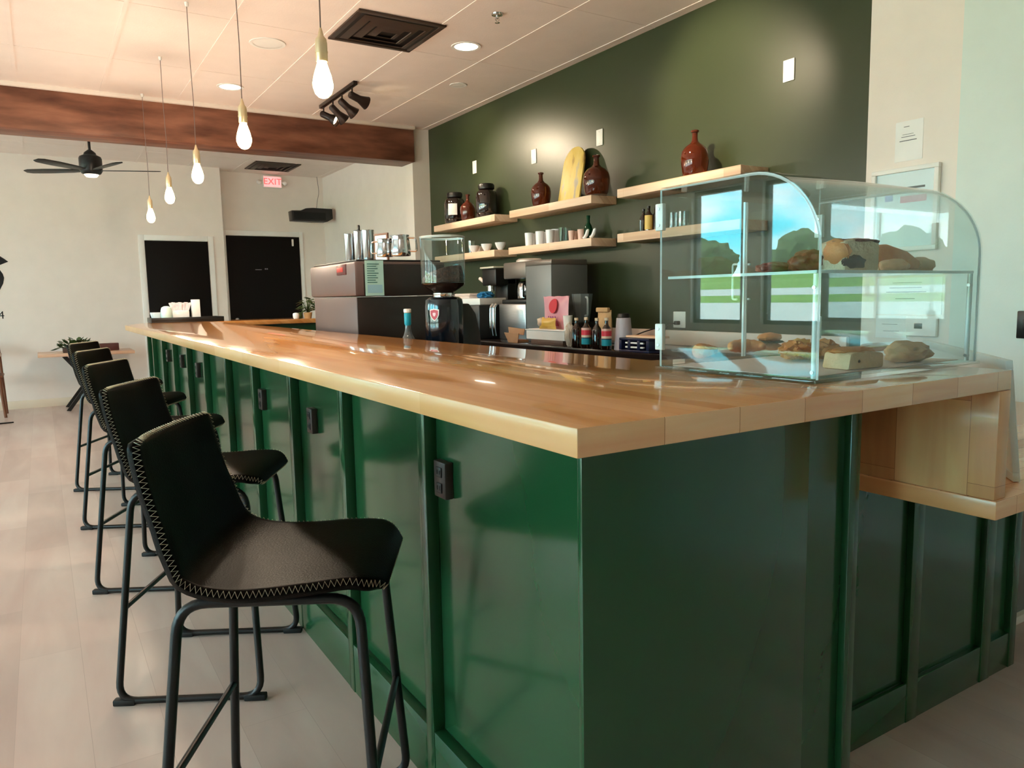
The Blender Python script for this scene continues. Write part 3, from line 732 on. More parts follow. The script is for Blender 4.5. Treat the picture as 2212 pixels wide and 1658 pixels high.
# lower shelves
def bowl(P, r, h, lab):
    bm = BM(); lathe(bm, [(r*.35, 0), (r*.45, h*.05), (r*.75, h*.4), (r*.95, h*.8), (r, h), (r*.95, h), (r*.7, h*.45), (r*.4, h*.12), (.001, h*.1)], seg=26, cap1=False)
    tag(ob('bowl', bm, CERAM, loc=P), lab, 'bowl', 'white bowls on the lower shelf')
for k, (px, xx) in enumerate(((1027, 2.92), (1040, 3.03), (1054, 2.92), (1084, 2.95))):
    P = on_shelf(px, xx, 1.667); bowl(P, .052, .066, ('white bowl at the left end of the bowl row', 'second white bowl from the left end of the row', 'third white bowl, touching its left neighbour', 'white bowl standing apart at the right of the bowls')[k])
def tumbler(P, r, h, lab, m=None, grp='glasses on the middle lower shelf', taper=.82):
    m = m or GLASSW
    bm = BM(); lathe(bm, [(r*taper, 0), (r, h), (r*.94, h), (r*taper*.92, h*.06), (.001, h*.06)], seg=22, cap1=False)
    return tag(ob('drinking_glass', bm, m, loc=P), lab, 'glass', grp)
P = on_shelf(1021, 3.02, 1.667); tumbler(P, .035, .13, 'clear glass behind the white bowls', grp='glasses on the far lower shelf', taper=.95)
MW = mat('white_cup_glaze', (234, 238, 243), .15)
ords = ['first', 'second', 'third', 'fourth', 'fifth', 'sixth', 'seventh']
for k, (px, xx) in enumerate(((1145, 2.9), (1157, 2.985), (1168, 2.9), (1180, 2.985), (1190, 2.9))):
    P = on_shelf(px, xx, 1.667); tumbler(P, .036, .105, '%s white cup from the left on the middle lower shelf' % ords[k], MW, 'white cups on the middle lower shelf', .85)
P = on_shelf(1203, 2.985, 1.667); tumbler(P, .042, .115, 'largest white cup at the right end of the white cups', MW, 'white cups on the middle lower shelf', .9)
for k, (px, xx) in enumerate(((1216, 2.9), (1227, 2.97))):
    P = on_shelf(px, xx, 1.667); tumbler(P, .03, .11, ('clear glass just right of the white cups', 'clear glass between first clear glass and the small pink ones')[k])
MP = mat('pinkish_cup', (226, 190, 176), .3)
for k, (px, xx) in enumerate(((1236, 2.9), (1246, 2.965), (1256, 2.9))):
    P = on_shelf(px, xx, 1.667); tumbler(P, .026, .075, ('first small pinkish cup right of clear glasses', 'middle small pinkish cup', 'last small pinkish cup left of green bottle')[k], MP, 'small pinkish cups', .8)
P = on_shelf(1272, 3.0, 1.667)
t = thing('green_bottle', 'small green glass bottle at the end of the middle lower shelf', 'bottle', P)
bm = BM(); lathe(bm, [(.03, 0), (.034, .005), (.034, .08), (.026, .11), (.014, .13), (.013, .165)]); ob('body', bm, GREENGLASS, t)
bm = BM(); lathe(bm, [(.015, .165), (.015, .185), (.004, .187)]); ob('stopper', bm, GREENGLASS, t)
for px, lab in ((1266, 'left of two curved white dishes before the green bottle'), (1281, 'right curved white dish at the shelf end')):
    P = on_shelf(px, 2.9, 1.667)
    bm = BM(); tube(bm, [(0, .03, .012), (0, .01, .012), (0, -.012, .03), (0, -.026, .06), (0, -.034, .066)], .011, 8, rad=[.008, .012, .014, .012, .007])
    tag(ob('curved_dish', bm, CERAM, loc=P), lab, 'dish', 'curved white dishes')
def bottle(P, r, h, lab, m, lm=None, name='bottle', grp=None, capm=None, lz=(.12, .6)):
    t = thing(name, lab, 'bottle', P, group=grp)
    bm = BM(); lathe(bm, [(r*.85, 0), (r, h*.02), (r, h*.6), (r*.85, h*.67), (r*.45, h*.76), (r*.36, h*.82), (r*.36, h*.92)], seg=22); ob('body', bm, m, t)
    bm = BM(); lathe(bm, [(r*.42, h*.91), (r*.42, h*.99), (r*.3, h)], seg=16); ob('cap', bm, capm or BLACKP, t)
    if lm:
        bm = BM(); lathe(bm, [(r*1.012, h*lz[0]), (r*1.012, h*lz[1])], seg=22, cap0=False, cap1=False); ob('label_band', bm, lm, t)
    return t
YEL = mat('yellow_label', (228, 196, 110), .5)
P = on_shelf(1390, 2.97, 1.67); bottle(P, .026, .16, 'dark bottle half behind the yellow-labelled one', DARKGLASS, grp='bottles on the nearest lower shelf')
P = on_shelf(1401, 2.91, 1.67); bottle(P, .027, .165, 'bottle with a plain yellow label beside the clear case', DARKGLASS, YEL, grp='bottles on the nearest lower shelf', lz=(.05, .62))
P = on_shelf(1416, 2.95, 1.67); bottle(P, .024, .16, 'dark bottle between the yellow label and the case edge', DARKGLASS, grp='bottles on the nearest lower shelf')
P = on_shelf(1385, 2.885, 1.67); tumbler(P, .014, .075, 'tiny glass before the dark bottles', grp='glasses on the nearest lower shelf')
for k, px in enumerate((1452, 1462, 1471, 1480)):
    P = on_shelf(px, 2.92+.03*(k % 2), 1.67); tumbler(P, .024, .10, ('first slim glass seen through the case', 'second slim glass seen through the case', 'third slim glass seen through the case', 'last slim glass seen through the case, right')[k], grp='glasses on the nearest lower shelf', taper=.95)

# ================================================================== PAPERS ON THE PILASTER
PX = GX-.05
def sheet(pts, lab, name, lines, m=PAPER, cat='paper', th=.002):
    """pts: y0,y1,z0,z1"""
    y0, y1, z0, z1 = pts
    t = thing(name, lab, cat, (PX, (y0+y1)/2, (z0+z1)/2))
    bm = BM(); box(bm, (-th, y0-(y0+y1)/2, z0-(z0+z1)/2), (0, y1-(y0+y1)/2, z1-(z0+z1)/2)); ob('sheet', bm, m, t)
    w_ = y1-y0; h_ = z1-z0
    for u, v, l, hh in lines:
        bm = BM(); box(bm, (-th-.0006, w_*(.5-u-l), h_*(v-.5)), (-th+.0002, w_*(.5-u), h_*(v-.5)+hh)); ob('printed_line', bm, INK, t)
    return t
sheet((1.295, 1.433, 1.872, 2.062), 'small white printed paper high on the white pilaster', 'paper_notice', [(.22, .60, .5, .003), (.16, .5, .62, .004), (.26, .66, .4, .002), (.3, .85, .2, .003)])
sheet((1.17, 1.50, 1.125, 1.305), 'wide white printed paper below the picture frame, behind the case', 'paper_notice', [(.2, .72, .5, .003), (.15, .6, .62, .004), (.3, .42, .3, .003), (.25, .86, .45, .002)])
sheet((1.335, 1.50, 1.005, 1.118), 'small white paper left of the thermostat', 'paper_notice', [(.25, .3, .5, .002), (.2, .6, .5, .002)])
t = thing('picture_frame', 'white framed certificate with a pink band on the white pilaster', 'picture frame', (PX, 1.37, 1.64))
y0, y1, z0, z1 = -.17, .17, -.205, .20
bm = BM(); w_ = .022
box(bm, (-.025, y0, z0), (-.0005, y1, z0+w_), .003); box(bm, (-.025, y0, z1-w_), (-.0005, y1, z1), .003); box(bm, (-.025, y0, z0+w_), (-.0005, y0+w_, z1-w_), .003); box(bm, (-.025, y1-w_, z0+w_), (-.0005, y1, z1-w_), .003)
ob('frame', bm, WHITEP, t)
bm = BM(); box(bm, (-.010, y0+w_, z0+w_), (-.006, y1-w_, z1-w_)); ob('certificate', bm, mat('pale_certificate', (206, 226, 230), .35, spec=.6), t)
bm = BM(); box(bm, (-.0115, -.10, .095), (-.0098, .11, .105)); ob('printed_line', bm, INK, t)
bm = BM(); box(bm, (-.0115, -.11, .03), (-.0098, .02, .062)); ob('pink_band', bm, mat('pink_print', (222, 150, 170), .5), t)
bm = BM(); box(bm, (-.0115, .06, .045), (-.0098, .10, .085), .0004); ob('blue_emblem', bm, mat('pale_blue_print', (170, 180, 226), .5), t)
P = at(1992, 704, 'x', PX)
t = thing('thermostat', 'white thermostat with a small dark screen on the white pilaster', 'thermostat', P)
bm = BM(); box(bm, (-.022, -.08, -.05), (0, .075, .05), .008); ob('case', bm, WHITEP, t)
bm = BM(); box(bm, (-.0228, -.012, -.012), (-.0215, .028, .014), .0005); ob('screen', bm, mat('dark_lcd', (58, 76, 76), .2), t)
P = at(2210, 700, 'x', 2.88)
t = thing('wall_switch', 'black wall device at the right edge on the pale wall', 'switch', (2.88, .71, 1.093))
bm = BM(); box(bm, (-.03, -.04, -.057), (-.0003, .04, .057), .004); ob('case', bm, BLACKP, t)
bm = BM(); box(bm, (-.034, -.015, -.025), (-.0295, .015, .025), .002); ob('button', bm, BLACKM, t)
# framed board leaning on the lower counter
A = Vector((1.335, .055, .7865)); Bp = Vector((1.95, .60, .7865)); d_ = (Bp-A); Ln = d_.length; an = math.atan2(d_.y, d_.x)
t = thing('framed_board', 'pale framed sign board standing on the lower counter behind the case', 'sign board', A, an)
bm = BM(); Hb = .292; w_ = .022
M_ = Matrix.Rotation(math.radians(-6), 4, 'X')
for q in (((0, -.016, 0), (Ln, 0, w_)), ((0, -.016, Hb-w_), (Ln, 0, Hb)), ((0, -.016, w_), (w_, 0, Hb-w_)), ((Ln-w_, -.016, w_), (Ln, 0, Hb-w_))): box(bm, *q, .002, M=M_)
ob('frame', bm, mat('pale_blue_white_frame', (214, 232, 234), .4), t)
bm = BM(); box(bm, (w_, -.008, w_), (Ln-w_, -.003, Hb-w_), M=M_); ob('poster', bm, mat('pale_poster', (222, 236, 238), .35), t)
for u0, u1, v in ((.12, .33, .215), (.18, .30, .20), (.5, .62, .21), (.52, .58, .19)):
    bm = BM(); box(bm, (u0*Ln/.82, -.0092, v-.004), (u1*Ln/.82, -.0078, v), M=M_); ob('printed_line', bm, INK, t)
# grey low cabinet right of the lower base, on the floor
t = thing('floor_cabinet', 'low grey box with a white plinth on the floor at the right edge', 'cabinet', (2.25, .50, 0))
bm = BM(); box(bm, (-.15, 0, .03), (.45, .45, .36), .004); ob('body', bm, mat('grey_laminate', (128, 126, 122), .5), t)
bm = BM(); box(bm, (-.16, -.02, .0003), (.46, .45, .032), .004); ob('plinth', bm, WHITEP, t)

# ================================================================== ON AND BEHIND THE BAR
MACH = mat('espresso_machine_shell_sheen', (96, 78, 76), .36, .15, spec=.6)  # lighter than the sides: sheen of the white wall put into the colour
MACHB = mat('espresso_machine_side', (40, 30, 26), .3, spec=.5)
t = thing('espresso_machine', 'big dark brown espresso machine standing behind the bar', 'espresso machine', (.855, 3.13, .91))
bm = BM(); box(bm, (.012, .02, .03), (.53, .765, .352), .006); ob('lower_body', bm, [MACH], t)
bm = BM(); box(bm, (0, 0, .357), (.55, .79, .545), .014); ob('upper_body', bm, [MACH], t)
bm = BM(); box(bm, (.05, -.003, .362), (.54, .002, .53), .001); ob('side_panel', bm, MACHB, t)
bm = BM(); box(bm, (.016, .0185, .034), (.53, .022, .35), .001); ob('lower_side_panel', bm, MACHB, t)
bm = BM(); box(bm, (.02, .02, .545), (.53, .77, .556), .004); ob('cup_rail', bm, BLACKP, t)
for xx in (.06, .48):
    for yy in (.07, .70):
        bm = BM(); cyl(bm, (xx, yy, 0.0005), (xx, yy, .032), .022, seg=14); ob('foot', bm, CHROME, t)
P = at(738, 583, 'x', .855)-Vector((.855, 3.13, .91))
bm = BM(); box(bm, (-.004, P.y-.075, P.z-.028), (.001, P.y+.075, P.z+.03), .001); bd = ob('badge', bm, mat('dark_red_badge', (74, 14, 10), .3), t)
bm = BM(); box(bm, (-.0055, P.y-.03, P.z-.012), (-.0035, P.y+.07, P.z+.014), .0005); ob('badge_mark', bm, mat('red_enamel', (168, 40, 30), .3), bd)
Pa = at(787, 562, 'y', 3.127)-Vector((.855, 3.13, .91)); Pb = at(830, 638, 'y', 3.127)-Vector((.855, 3.13, .91))
bm = BM(); box(bm, (Pa.x, -.0055, Pb.z), (Pb.x, -.0032, Pa.z)); lb = ob('paper_label', bm, mat('teal_white_label', (176, 218, 212), .45), t)
for k in range(9):
    z = Pa.z-(Pa.z-Pb.z)*(.1+.065*k); wd = (.8, .6, .7, .5, .75, .6, .7, .55, .65)[k]
    bm = BM(); box(bm, (Pa.x+.012, -.0063, z-.003), (Pa.x+.012+(Pb.x-Pa.x-.02)*wd, -.0052, z+.002)); ob('printed_line', bm, mat('teal_ink', (70, 120, 118), .6) if 'teal_ink' not in MATS else MATS['teal_ink'], lb)
bm = BM(); box(bm, (Pa.x+.012, -.0063, Pb.z+.015), (Pb.x-.01, -.0052, Pb.z+.06)); ob('printed_panel', bm, mat('pale_ink', (150, 196, 214), .6), lb)
MT = 1.4665
def on_top(px, x, z):
    P = at(px, 540, 'x', x); return Vector((x, P.y, z))
for k, (px, x, h, r) in enumerate(((757, .93, .155, .034), (778, .96, .165, .036), (796, .98, .165, .034))):
    P = on_top(px, x, MT)
    bm = BM(); lathe(bm, [(r*.8, 0), (r*.86, h*.05), (r, h*.96), (r*1.03, h), (r*.95, h), (r*.8, h*.1), (.001, h*.09)], seg=26, cap1=False)
    tag(ob('steel_tumbler', bm, CHROME, loc=P), ('left tall steel tumbler on the espresso machine', 'middle tall steel tumbler, under the black stopper', 'right tall steel tumbler on the espresso machine')[k], 'tumbler', 'steel tumblers on the espresso machine')
P = on_top(769, .96, MT+.1655)
P = Vector((.96, on_top(778, .96, 0).y+.012, MT+.1655))
bm = BM(); lathe(bm, [(.03, 0), (.03, .004), (.008, .006), (.008, .03), (.006, .034)], seg=16); tag(ob('stopper', bm, BLACKP, loc=P), 'small black stopper on top of the tall steel tumbler', 'stopper')
def pitcher(P, r, h, lab, rz):
    t = thing('milk_pitcher', lab, 'pitcher', P, rz, 'steel milk pitchers on the espresso machine')
    bm = BM(); lathe(bm, [(r*.95, 0), (r, h*.04), (r*1.02, h*.3), (r*.9, h*.7), (r*.86, h*.9), (r*.9, h), (r*.85, h), (r*.82, h*.88), (r*.9, h*.3), (.001, h*.06)], seg=28, cap1=False)
    for v in bm.verts:
        if v.co.z > h*.85 and v.co.x < -r*.6: v.co.x -= r*.22*(v.co.z/h-.85)/.15
    ob('body', bm, CHROME, t)
    bm = BM(); tube(bm, fillet([(r*.88, 0, h*.86), (r*1.65, 0, h*.84), (r*1.75, 0, h*.2), (r*1.0, 0, h*.22)], .012, 4), .0042, 8); ob('handle', bm, CHROME, t)
P = on_top(831, .94, MT); pitcher(P, .042, .092, 'left steel milk pitcher on the espresso machine', 2.4)
P = on_top(866, .99, MT); pitcher(P, .05, .105, 'right steel milk pitcher with its handle toward the grinder', -.8)
t = thing('small_picture_frame', 'small brown wood frame with a line sketch on the espresso machine', 'picture frame', (1.28, on_top(822, 1.28, 0).y, MT), .25)
bm = BM(); h = .20; w_ = .075
for q in (((0, -w_, 0), (.012, w_, .012)), ((0, -w_, h-.012), (.012, w_, h)), ((0, -w_, .012), (.012, -w_+.014, h-.012)), ((0, w_-.012, .012), (.012, w_, h-.012))): box(bm, *q, .001)
ob('frame', bm, mat('brown_frame_wood', (120, 78, 58), .5), t)
bm = BM(); box(bm, (.004, -w_+.01, .008), (.008, w_-.01, h-.008)); ob('sketch_sheet', bm, PAPER, t)
bm = BM(); prism(bm, [(-.05, .11), (-.035, .165), (-.03, .16), (-.044, .11)], .0025, .0042, 'x'); ob('sketch_mark', bm, INK, t)

# grinder
gx, gy = 1.05, 2.46
t = thing('coffee_grinder', 'black coffee grinder with a clear bean hopper behind the bar', 'coffee grinder', (gx, gy, .91))
NAVY = mat('navy_black_gloss', (14, 18, 26), .12, spec=.7, coat=.5)
bm = BM(); lathe(bm, [(.088, .02), (.094, .03), (.094, .30), (.088, .332), (.075, .342), (.04, .345)], seg=36); ob('motor_body', bm, NAVY, t)
bm = BM(); prism(bm, [(-.05, .0005), (.20, .0005), (.20, .03), (.19, .16), (.155, .26), (.10, .31), (0, .31), (0, .022), (-.05, .022)], -.08, .08, 'y', bev=.008)
bmesh.ops.transform(bm, matrix=Matrix.Rotation(.45, 4, 'Z'), verts=bm.verts[:]); ob('rear_housing', bm, BLACKP, t)
bm = BM(); lathe(bm, [(.05, .343), (.052, .35), (.052, .362), (.046, .366)], seg=30); ob('collar', bm, CHROME, t)
bm = BM(); lathe(bm, [(.046, .364), (.06, .372), (.10, .398), (.105, .408)], seg=36, cap1=False); ob('hopper_cone', bm, mat('smoky_brown_plastic', (40, 26, 20), .2, spec=.6), t)
bm = BM(); lathe(bm, [(.105, .408), (.107, .622), (.109, .626), (.106, .629), (.104, .622), (.102, .41)], seg=40, cap0=False, cap1=False); hp = ob('hopper', bm, ACR, t)
bm = BM(); lathe(bm, [(.104, .619), (.110, .6275), (.107, .6295), (.103, .626)], seg=40, cap0=False, cap1=False); ob('hopper_rim', bm, ACRE, t)
bm = BM(); lathe(bm, [(.02, .405), (.098, .412), (.099, .44), (.09, .462), (.05, .455), (.01, .445)], seg=30)
for v in bm.verts: v.co.z += max(0, v.co.z-.43)*(v.co.x*.5-v.co.y)*9
ob('coffee_beans', bm, mat('coffee_beans', (44, 24, 16), .5, c2=(74, 42, 28), scale=90, var=.2, bump=1, bscale=90), t)
P = at(938, 663, 'x', gx-.08)-Vector((gx, gy, .91)); a = math.atan2(-.80551-gy, -.60326-gx)-.5
def shield(s): return [(-.5*s, .45*s), (0, .55*s), (.5*s, .45*s), (.48*s, -.05*s), (.3*s, -.4*s), (0, -.65*s), (-.3*s, -.4*s), (-.48*s, -.05*s)]
for s, d0, d1, m_, nm in ((.05, .0935, .0965, WHITEP, 'badge'), (.041, .0962, .0975, mat('red_badge_enamel', (186, 36, 58), .3), 'badge_shield'), (.016, .0973, .0982, mat('pale_pink_enamel', (236, 190, 196), .3), 'badge_mark')):
    bm = BM(); prism(bm, shield(s), d0, d1, 'x'); bmesh.ops.transform(bm, matrix=Matrix.Translation((0, 0, .262)) @ Matrix.Rotation(a, 4, 'Z'), verts=bm.verts[:])
    o = ob(nm, bm, m_, t if nm == 'badge' else bdg)
    if nm == 'badge': bdg = o

P = at(881, 700, 'x', .875); P.z = .9105
t = thing('syrup_bottle', 'clear bottle with a teal neck and white cap before the grinder', 'bottle', P)
bm = BM(); lathe(bm, [(.04, 0), (.043, .006), (.043, .11), (.038, .135), (.022, .165), (.014, .19), (.0125, .215)], seg=26); ob('body', bm, mat('clear_bottle_glass', (150, 156, 160), .05, trans=.7, ior=1.3, spec=.9, coat=.5), t)
bm = BM(); lathe(bm, [(.013, .212), (.0165, .22), (.0165, .268), (.014, .272)], seg=20); ob('neck_wrap', bm, mat('teal_foil', (20, 150, 176), .3), t)
bm = BM(); lathe(bm, [(.015, .271), (.018, .274), (.018, .288), (.014, .29)], seg=20); ob('cap', bm, WHITEP, t)
P = at(908, 733, 'x', .84); P.z = .9105
bm = BM(); lathe(bm, [(.03, 0), (.032, .004), (.033, .135), (.028, .14), (.027, .13), (.001, .12)], seg=20, cap1=False); tag(ob('steel_cup', bm, CHROME, loc=P), 'small steel cup just showing between bottle and grinder', 'cup')

# ------------------------------------------------------------ back counter
BZ = .9003
def bcp(px, x, z=BZ):
    P = at(px, 690, 'x', x); return Vector((x, P.y, z))
t = thing('coffee_brewer', 'tall grey coffee brewer with an overhanging head by the green wall', 'coffee brewer', (2.62, 0, BZ))
def yy_(px, x=2.62): return at(px, 640, 'x', x).y
c0, c1 = yy_(1191), yy_(1136); h1 = yy_(1088); b1 = yy_(1077)
GP = GREYPANEL
bm = BM(); box(bm, (0, c0, 0), (.34, c1, .58), .006); ob('column', bm, GP, t)
bm = BM(); box(bm, (0, c1, .49), (.34, h1, .62), .012); box(bm, (.002, c0, .578), (.338, c1+.01, .62), .01); ob('head', bm, mat('warm_grey_metal', (118, 110, 104), .35, .5), t)
bm = BM(); lathe(bm, [(.11, 0), (.108, .018), (.09, .03), (.01, .033)], c=(.15, (c1+h1)/2, .619), seg=30)
ob('lid', bm, mat('pale_lid_metal', (200, 190, 182), .3, .3), t)
bm = BM(); box(bm, (0, c1+.01, .0), (.30, b1, .29), .01); ob('base_tank', bm, BRUSHED, t)
bm = BM(); box(bm, (.02, c1+.02, .29), (.29, b1-.02, .325), .006); ob('warmer_plate', bm, BLACKP, t)
P = Vector((2.62+.14, (c1+h1)/2+.02, BZ+.3255))
t = thing('steel_carafe', 'shiny steel carafe under the brewer head', 'carafe', P)
bm = BM(); lathe(bm, [(.07, 0), (.082, .01), (.085, .06), (.08, .11), (.07, .135), (.05, .145)], seg=28); ob('body', bm, CHROME, t)
bm = BM(); tube(bm, fillet([(-.06, -.05, .12), (-.10, -.09, .12), (-.10, -.09, .02), (-.065, -.05, .03)], .02, 4), .008, 8); ob('handle', bm, BLACKP, t)

# black appliance with folded linen on it
P = bcp(1040, 2.62); y0, y1 = yy_(1061), yy_(1004)
t = thing('black_appliance', 'black boxy machine with steel wands between grinder and brewer', 'appliance', (2.50, 0, BZ))
bm = BM(); box(bm, (0, y0, 0), (.31, y1+.15, .285), .012); ob('housing', bm, mat('charcoal_housing', (34, 36, 36), .3), t)
for k, px in enumerate((1060, 1067)):
    q = yy_(px, 2.46)-.0; bm = BM(); tube(bm, fillet([(-.02, q, .29), (-.04, q, .27), (-.045, q, .10), (-.035, q, .04)], .02, 4), .012, 8); ob('steam_wand', bm, CHROME, t)
z0 = BZ+.2855
bm = BM(); box(bm, (2.52, y0+.02, z0), (2.78, y1+.08, z0+.055), .004); tag(ob('white_box', bm, WHITEP), 'flat white box on top of the black machine', 'box')
bm = BM(); box(bm, (2.53, yy_(1033), z0+.0555), (2.75, y1+.07, z0+.075), .008); box(bm, (2.54, yy_(1033)+.01, z0+.075), (2.74, y1+.05, z0+.098), .011); tag(ob('folded_towel', bm, mat('pinkish_towel', (226, 206, 196), .9, bump=.3)), 'folded pinkish white towel on the flat white box', 'towel')
P = Vector((2.62, yy_(1049), z0+.0558)); bm = BM(); blob(bm, (0, 0, .022), (.07, .09, .032), 3, .45, 4, seed=3, flat=.65); tag(ob('blue_cloth', bm, mat('blue_cloth', (30, 112, 160), .8), loc=P), 'crumpled blue cloth beside the folded towel', 'cloth')
# dark espresso grinder head behind
t = thing('pod_machine', 'black brewing machine with a steel top strip left of the brewer', 'coffee machine', (2.78, 0, BZ))
q0, q1 = yy_(1086, 2.9), yy_(1056, 2.9)
bm = BM(); box(bm, (.17, q0+.0, 0), (.27, q1-.02, .56), .01); box(bm, (.05, q0, .45), (.27, q1, .60), .015); ob('housing', bm, BLACKP, t)
bm = BM(); box(bm, (.03, q0, .602), (.275, q1, .618), .005); ob('top_strip', bm, mat('cream_metal', (206, 204, 190), .35, .3), t)
bm = BM(); cyl(bm, (.09, q1-.08, .44), (.07, q1+.07, .52), .016, seg=12); ob('portafilter_handle', bm, mat('pale_handle', (226, 200, 192), .4), t)
bm = BM(); cyl(bm, (.10, q1-.09, .40), (.10, q1-.09, .45), .04, seg=18); ob('portafilter_cup', bm, CHROME, t)

# cardboard carrier
P = bcp(1118, 2.50); P.x = 2.51
TAN = mat('tan_cardboard', (196, 150, 112), .8, c2=(176, 130, 96), scale=12)
t = thing('cardboard_carrier', 'tan folded cardboard carrier on the black counter before the brewer', 'carton', (2.455, P.y, BZ))
w_ = .11
bm = BM(); prism(bm, [(-w_*.6, 0), (w_*.6, 0), (w_*.95, .075), (-w_*.95, .075)], .0, .004, 'x'); bmesh.ops.transform(bm, matrix=Matrix.Rotation(-.2, 4, 'Y'), verts=bm.verts[:]); ob('front_flap', bm, TAN, t)
bm = BM(); box(bm, (.01, -w_*.6, 0), (.10, w_*.6, .02), .002); ob('tray_floor', bm, TAN, t)
bm = BM(); prism(bm, [(-w_*.95, .06), (w_*.95, .06), (w_*1.05, .115), (-w_*1.1, .105)], .03, .034, 'x'); ob('top_fold', bm, TAN, t)
# low brown tray and white carton of goods
ya, yb = yy_(1226, 2.5), yy_(1143, 2.5)
bm = BM(); box(bm, (2.47, ya+.02, BZ), (2.62, yb-.06, BZ+.035), .003); tag(ob('brown_tray', bm, mat('brown_wood_tray', (96, 72, 60), .5)), 'low brown tray under the white carton', 'tray')
t = thing('white_carton', 'open white carton full of bags on the black back counter', 'carton', (2.47, (ya+yb)/2, BZ+.0355))
hl = (yb-ya)/2
bm = BM(); box(bm, (0, -hl, 0), (.15, hl, .004)); box(bm, (0, -hl, .004), (.004, hl, .065)); box(bm, (.146, -hl, .004), (.15, hl, .065)); box(bm, (.004, -hl, .004), (.146, -hl+.004, .065)); box(bm, (.004, hl-.004, .004), (.146, hl, .065)); ob('tray_body', bm, WHITEP, t)
bm = BM(); box(bm, (-.01, -hl-.005, .066), (.16, hl+.005, .072), .002); box(bm, (.012, -hl+.012, .06), (.138, hl-.012, .075)); bm.faces.ensure_lookup_table(); ob('rim', bm, WHITEP, t)
cz = BZ+.0355+.0755
def pillow_bag(w_, h_, th, seed=0, nx=14, nz=14):
    from mathutils import noise
    bm = BM(); F = []; Bk = []
    for i in range(nz+1):
        a = []; c = []
        for j in range(nx+1):
            u = j/nx*2-1; v = i/nz*2-1
            k = max(0, (1-abs(u)**3)*(1-abs(v)**3)); n_ = noise.noise(Vector((u*2+seed, v*2, seed)))*.25
            y_ = u*w_/2*(1-.08*(1-v*v)); z_ = (v+1)*h_/2+noise.noise(Vector((u*3, seed, 1)))*.01*(v > .9)
            a.append(bm.verts.new((-th/2*k*(1+n_), y_, z_))); c.append(a[-1] if k < 1e-6 else bm.verts.new((th/2*k*(1+n_), y_, z_)))
        F.append(a); Bk.append(c)
    for G in (F, Bk):
        for i in range(nz):
            for j in range(nx):
                q = [G[i][j], G[i][j+1], G[i+1][j+1], G[i+1][j]]
                try: bm.faces.new(q)
                except ValueError: pass
    return bm
PINK = mat('pink_foil_bag', (216, 150, 172), .3, c2=(236, 180, 190), spec=.6); REDP = mat('red_print', (206, 44, 66), .35); PURP = mat('purple_print', (150, 76, 150), .4)
w_ = abs(yy_(1166, 2.56)-yy_(1234, 2.56)); P = Vector((2.582, yy_(1201, 2.582), cz))
t = thing('snack_bag', 'pink and red foil snack bag standing in the white carton', 'bag', P, -.12)
ob('bag_body', pillow_bag(w_, .235, .05, 1), [PINK], t)
def on_bag(poly, m_, nm, th=.05):
    bm = BM()
    pts_ = []
    for u, v in poly:
        uu = u/(w_/2); vv = v/.235*2-1; k = max(0, (1-abs(uu)**3)*(1-abs(vv)**3)); pts_.append(bm.verts.new((-th/2*k*1.3-.009, u*(1-.08*(1-vv*vv)), v)))
    f = bm.faces.new(pts_); r = bmesh.ops.extrude_face_region(bm, geom=[f]); bmesh.ops.translate(bm, verts=[x for x in r['geom'] if isinstance(x, bmesh.types.BMVert)], vec=(.003, 0, 0)); ob(nm, bm, m_, t)
def ell(cu, cv, a, c, n=20): return [(cu+a*math.cos(2*PI*k/n), cv+c*math.sin(2*PI*k/n)) for k in range(n)]
on_bag(ell(-.02, .165, .062, .052), REDP, 'red_panel'); on_bag([(-.075, .02), (.085, .02), (.085, .055), (-.075, .06)], mat('magenta_print', (176, 40, 88), .35), 'magenta_band')
for k in range(4): on_bag([(.06-.035*k, .062), (.052-.035*k, .092), (.044-.035*k, .092), (.036-.035*k, .062)], PURP, 'printed_letter')
t = thing('yellow_bag', 'crumpled yellow bag lying in the white carton', 'bag', (2.482, yy_(1182, 2.482), cz+.002), .05)
bm = pillow_bag(.20, .08, .045, 4); ob('bag_body', bm, mat('yellow_foil', (222, 176, 70), .3, c2=(232, 196, 110)), t)
bm = BM(); blob(bm, (0, .075, .05), (.03, .04, .035), 2, .4, 4, seed=8); ob('twisted_end', bm, mat('cream_wrapper', (226, 206, 186), .4), t)
P = Vector((2.51, yy_(1226, 2.51), cz)); bm = BM(); lathe(bm, [(.026, 0), (.034, .1), (.031, .1), (.024, .006), (.001, .006)], seg=20, cap1=False); tag(ob('paper_cup', bm, PAPER, loc=P), 'white paper cup standing at the right end of the carton', 'cup')
P = Vector((2.49, ya-.035, BZ)); bm = BM(); blob(bm, (0, 0, .075), (.03, .035, .085), 3, .5, 3, seed=12, flat=.88); tag(ob('plastic_bag', bm, mat('crumpled_clear_plastic', (206, 190, 172), .25, spec=.6), loc=P), 'crumpled pale plastic bag hanging at the right of the carton', 'bag')
# blender
P = bcp(1258, 2.80); t = thing('blender', 'clear blender jar with a handle on a dark base', 'blender', P)
bm = BM(); box(bm, (-.09, -.09, 0), (.09, .09, .155), .02); ob('motor_base', bm, BLACKP, t)
bm = BM(); lathe(bm, [(.052, .156), (.055, .17), (.075, .33), (.078, .36), (.074, .358), (.05, .175), (.001, .17)], seg=8, cap1=False); ob('jar', bm, mat('cloudy_blender_jar', (150, 166, 170), .12, trans=.45, ior=1.2, spec=.8), t)
bm = BM(); tube(bm, fillet([(-.02, -.07, .335), (-.045, -.125, .33), (-.03, -.105, .20), (-.015, -.055, .20)], .02, 4), .008, 8); ob('handle', bm, mat('milky_plastic', (170, 184, 186), .3), t)
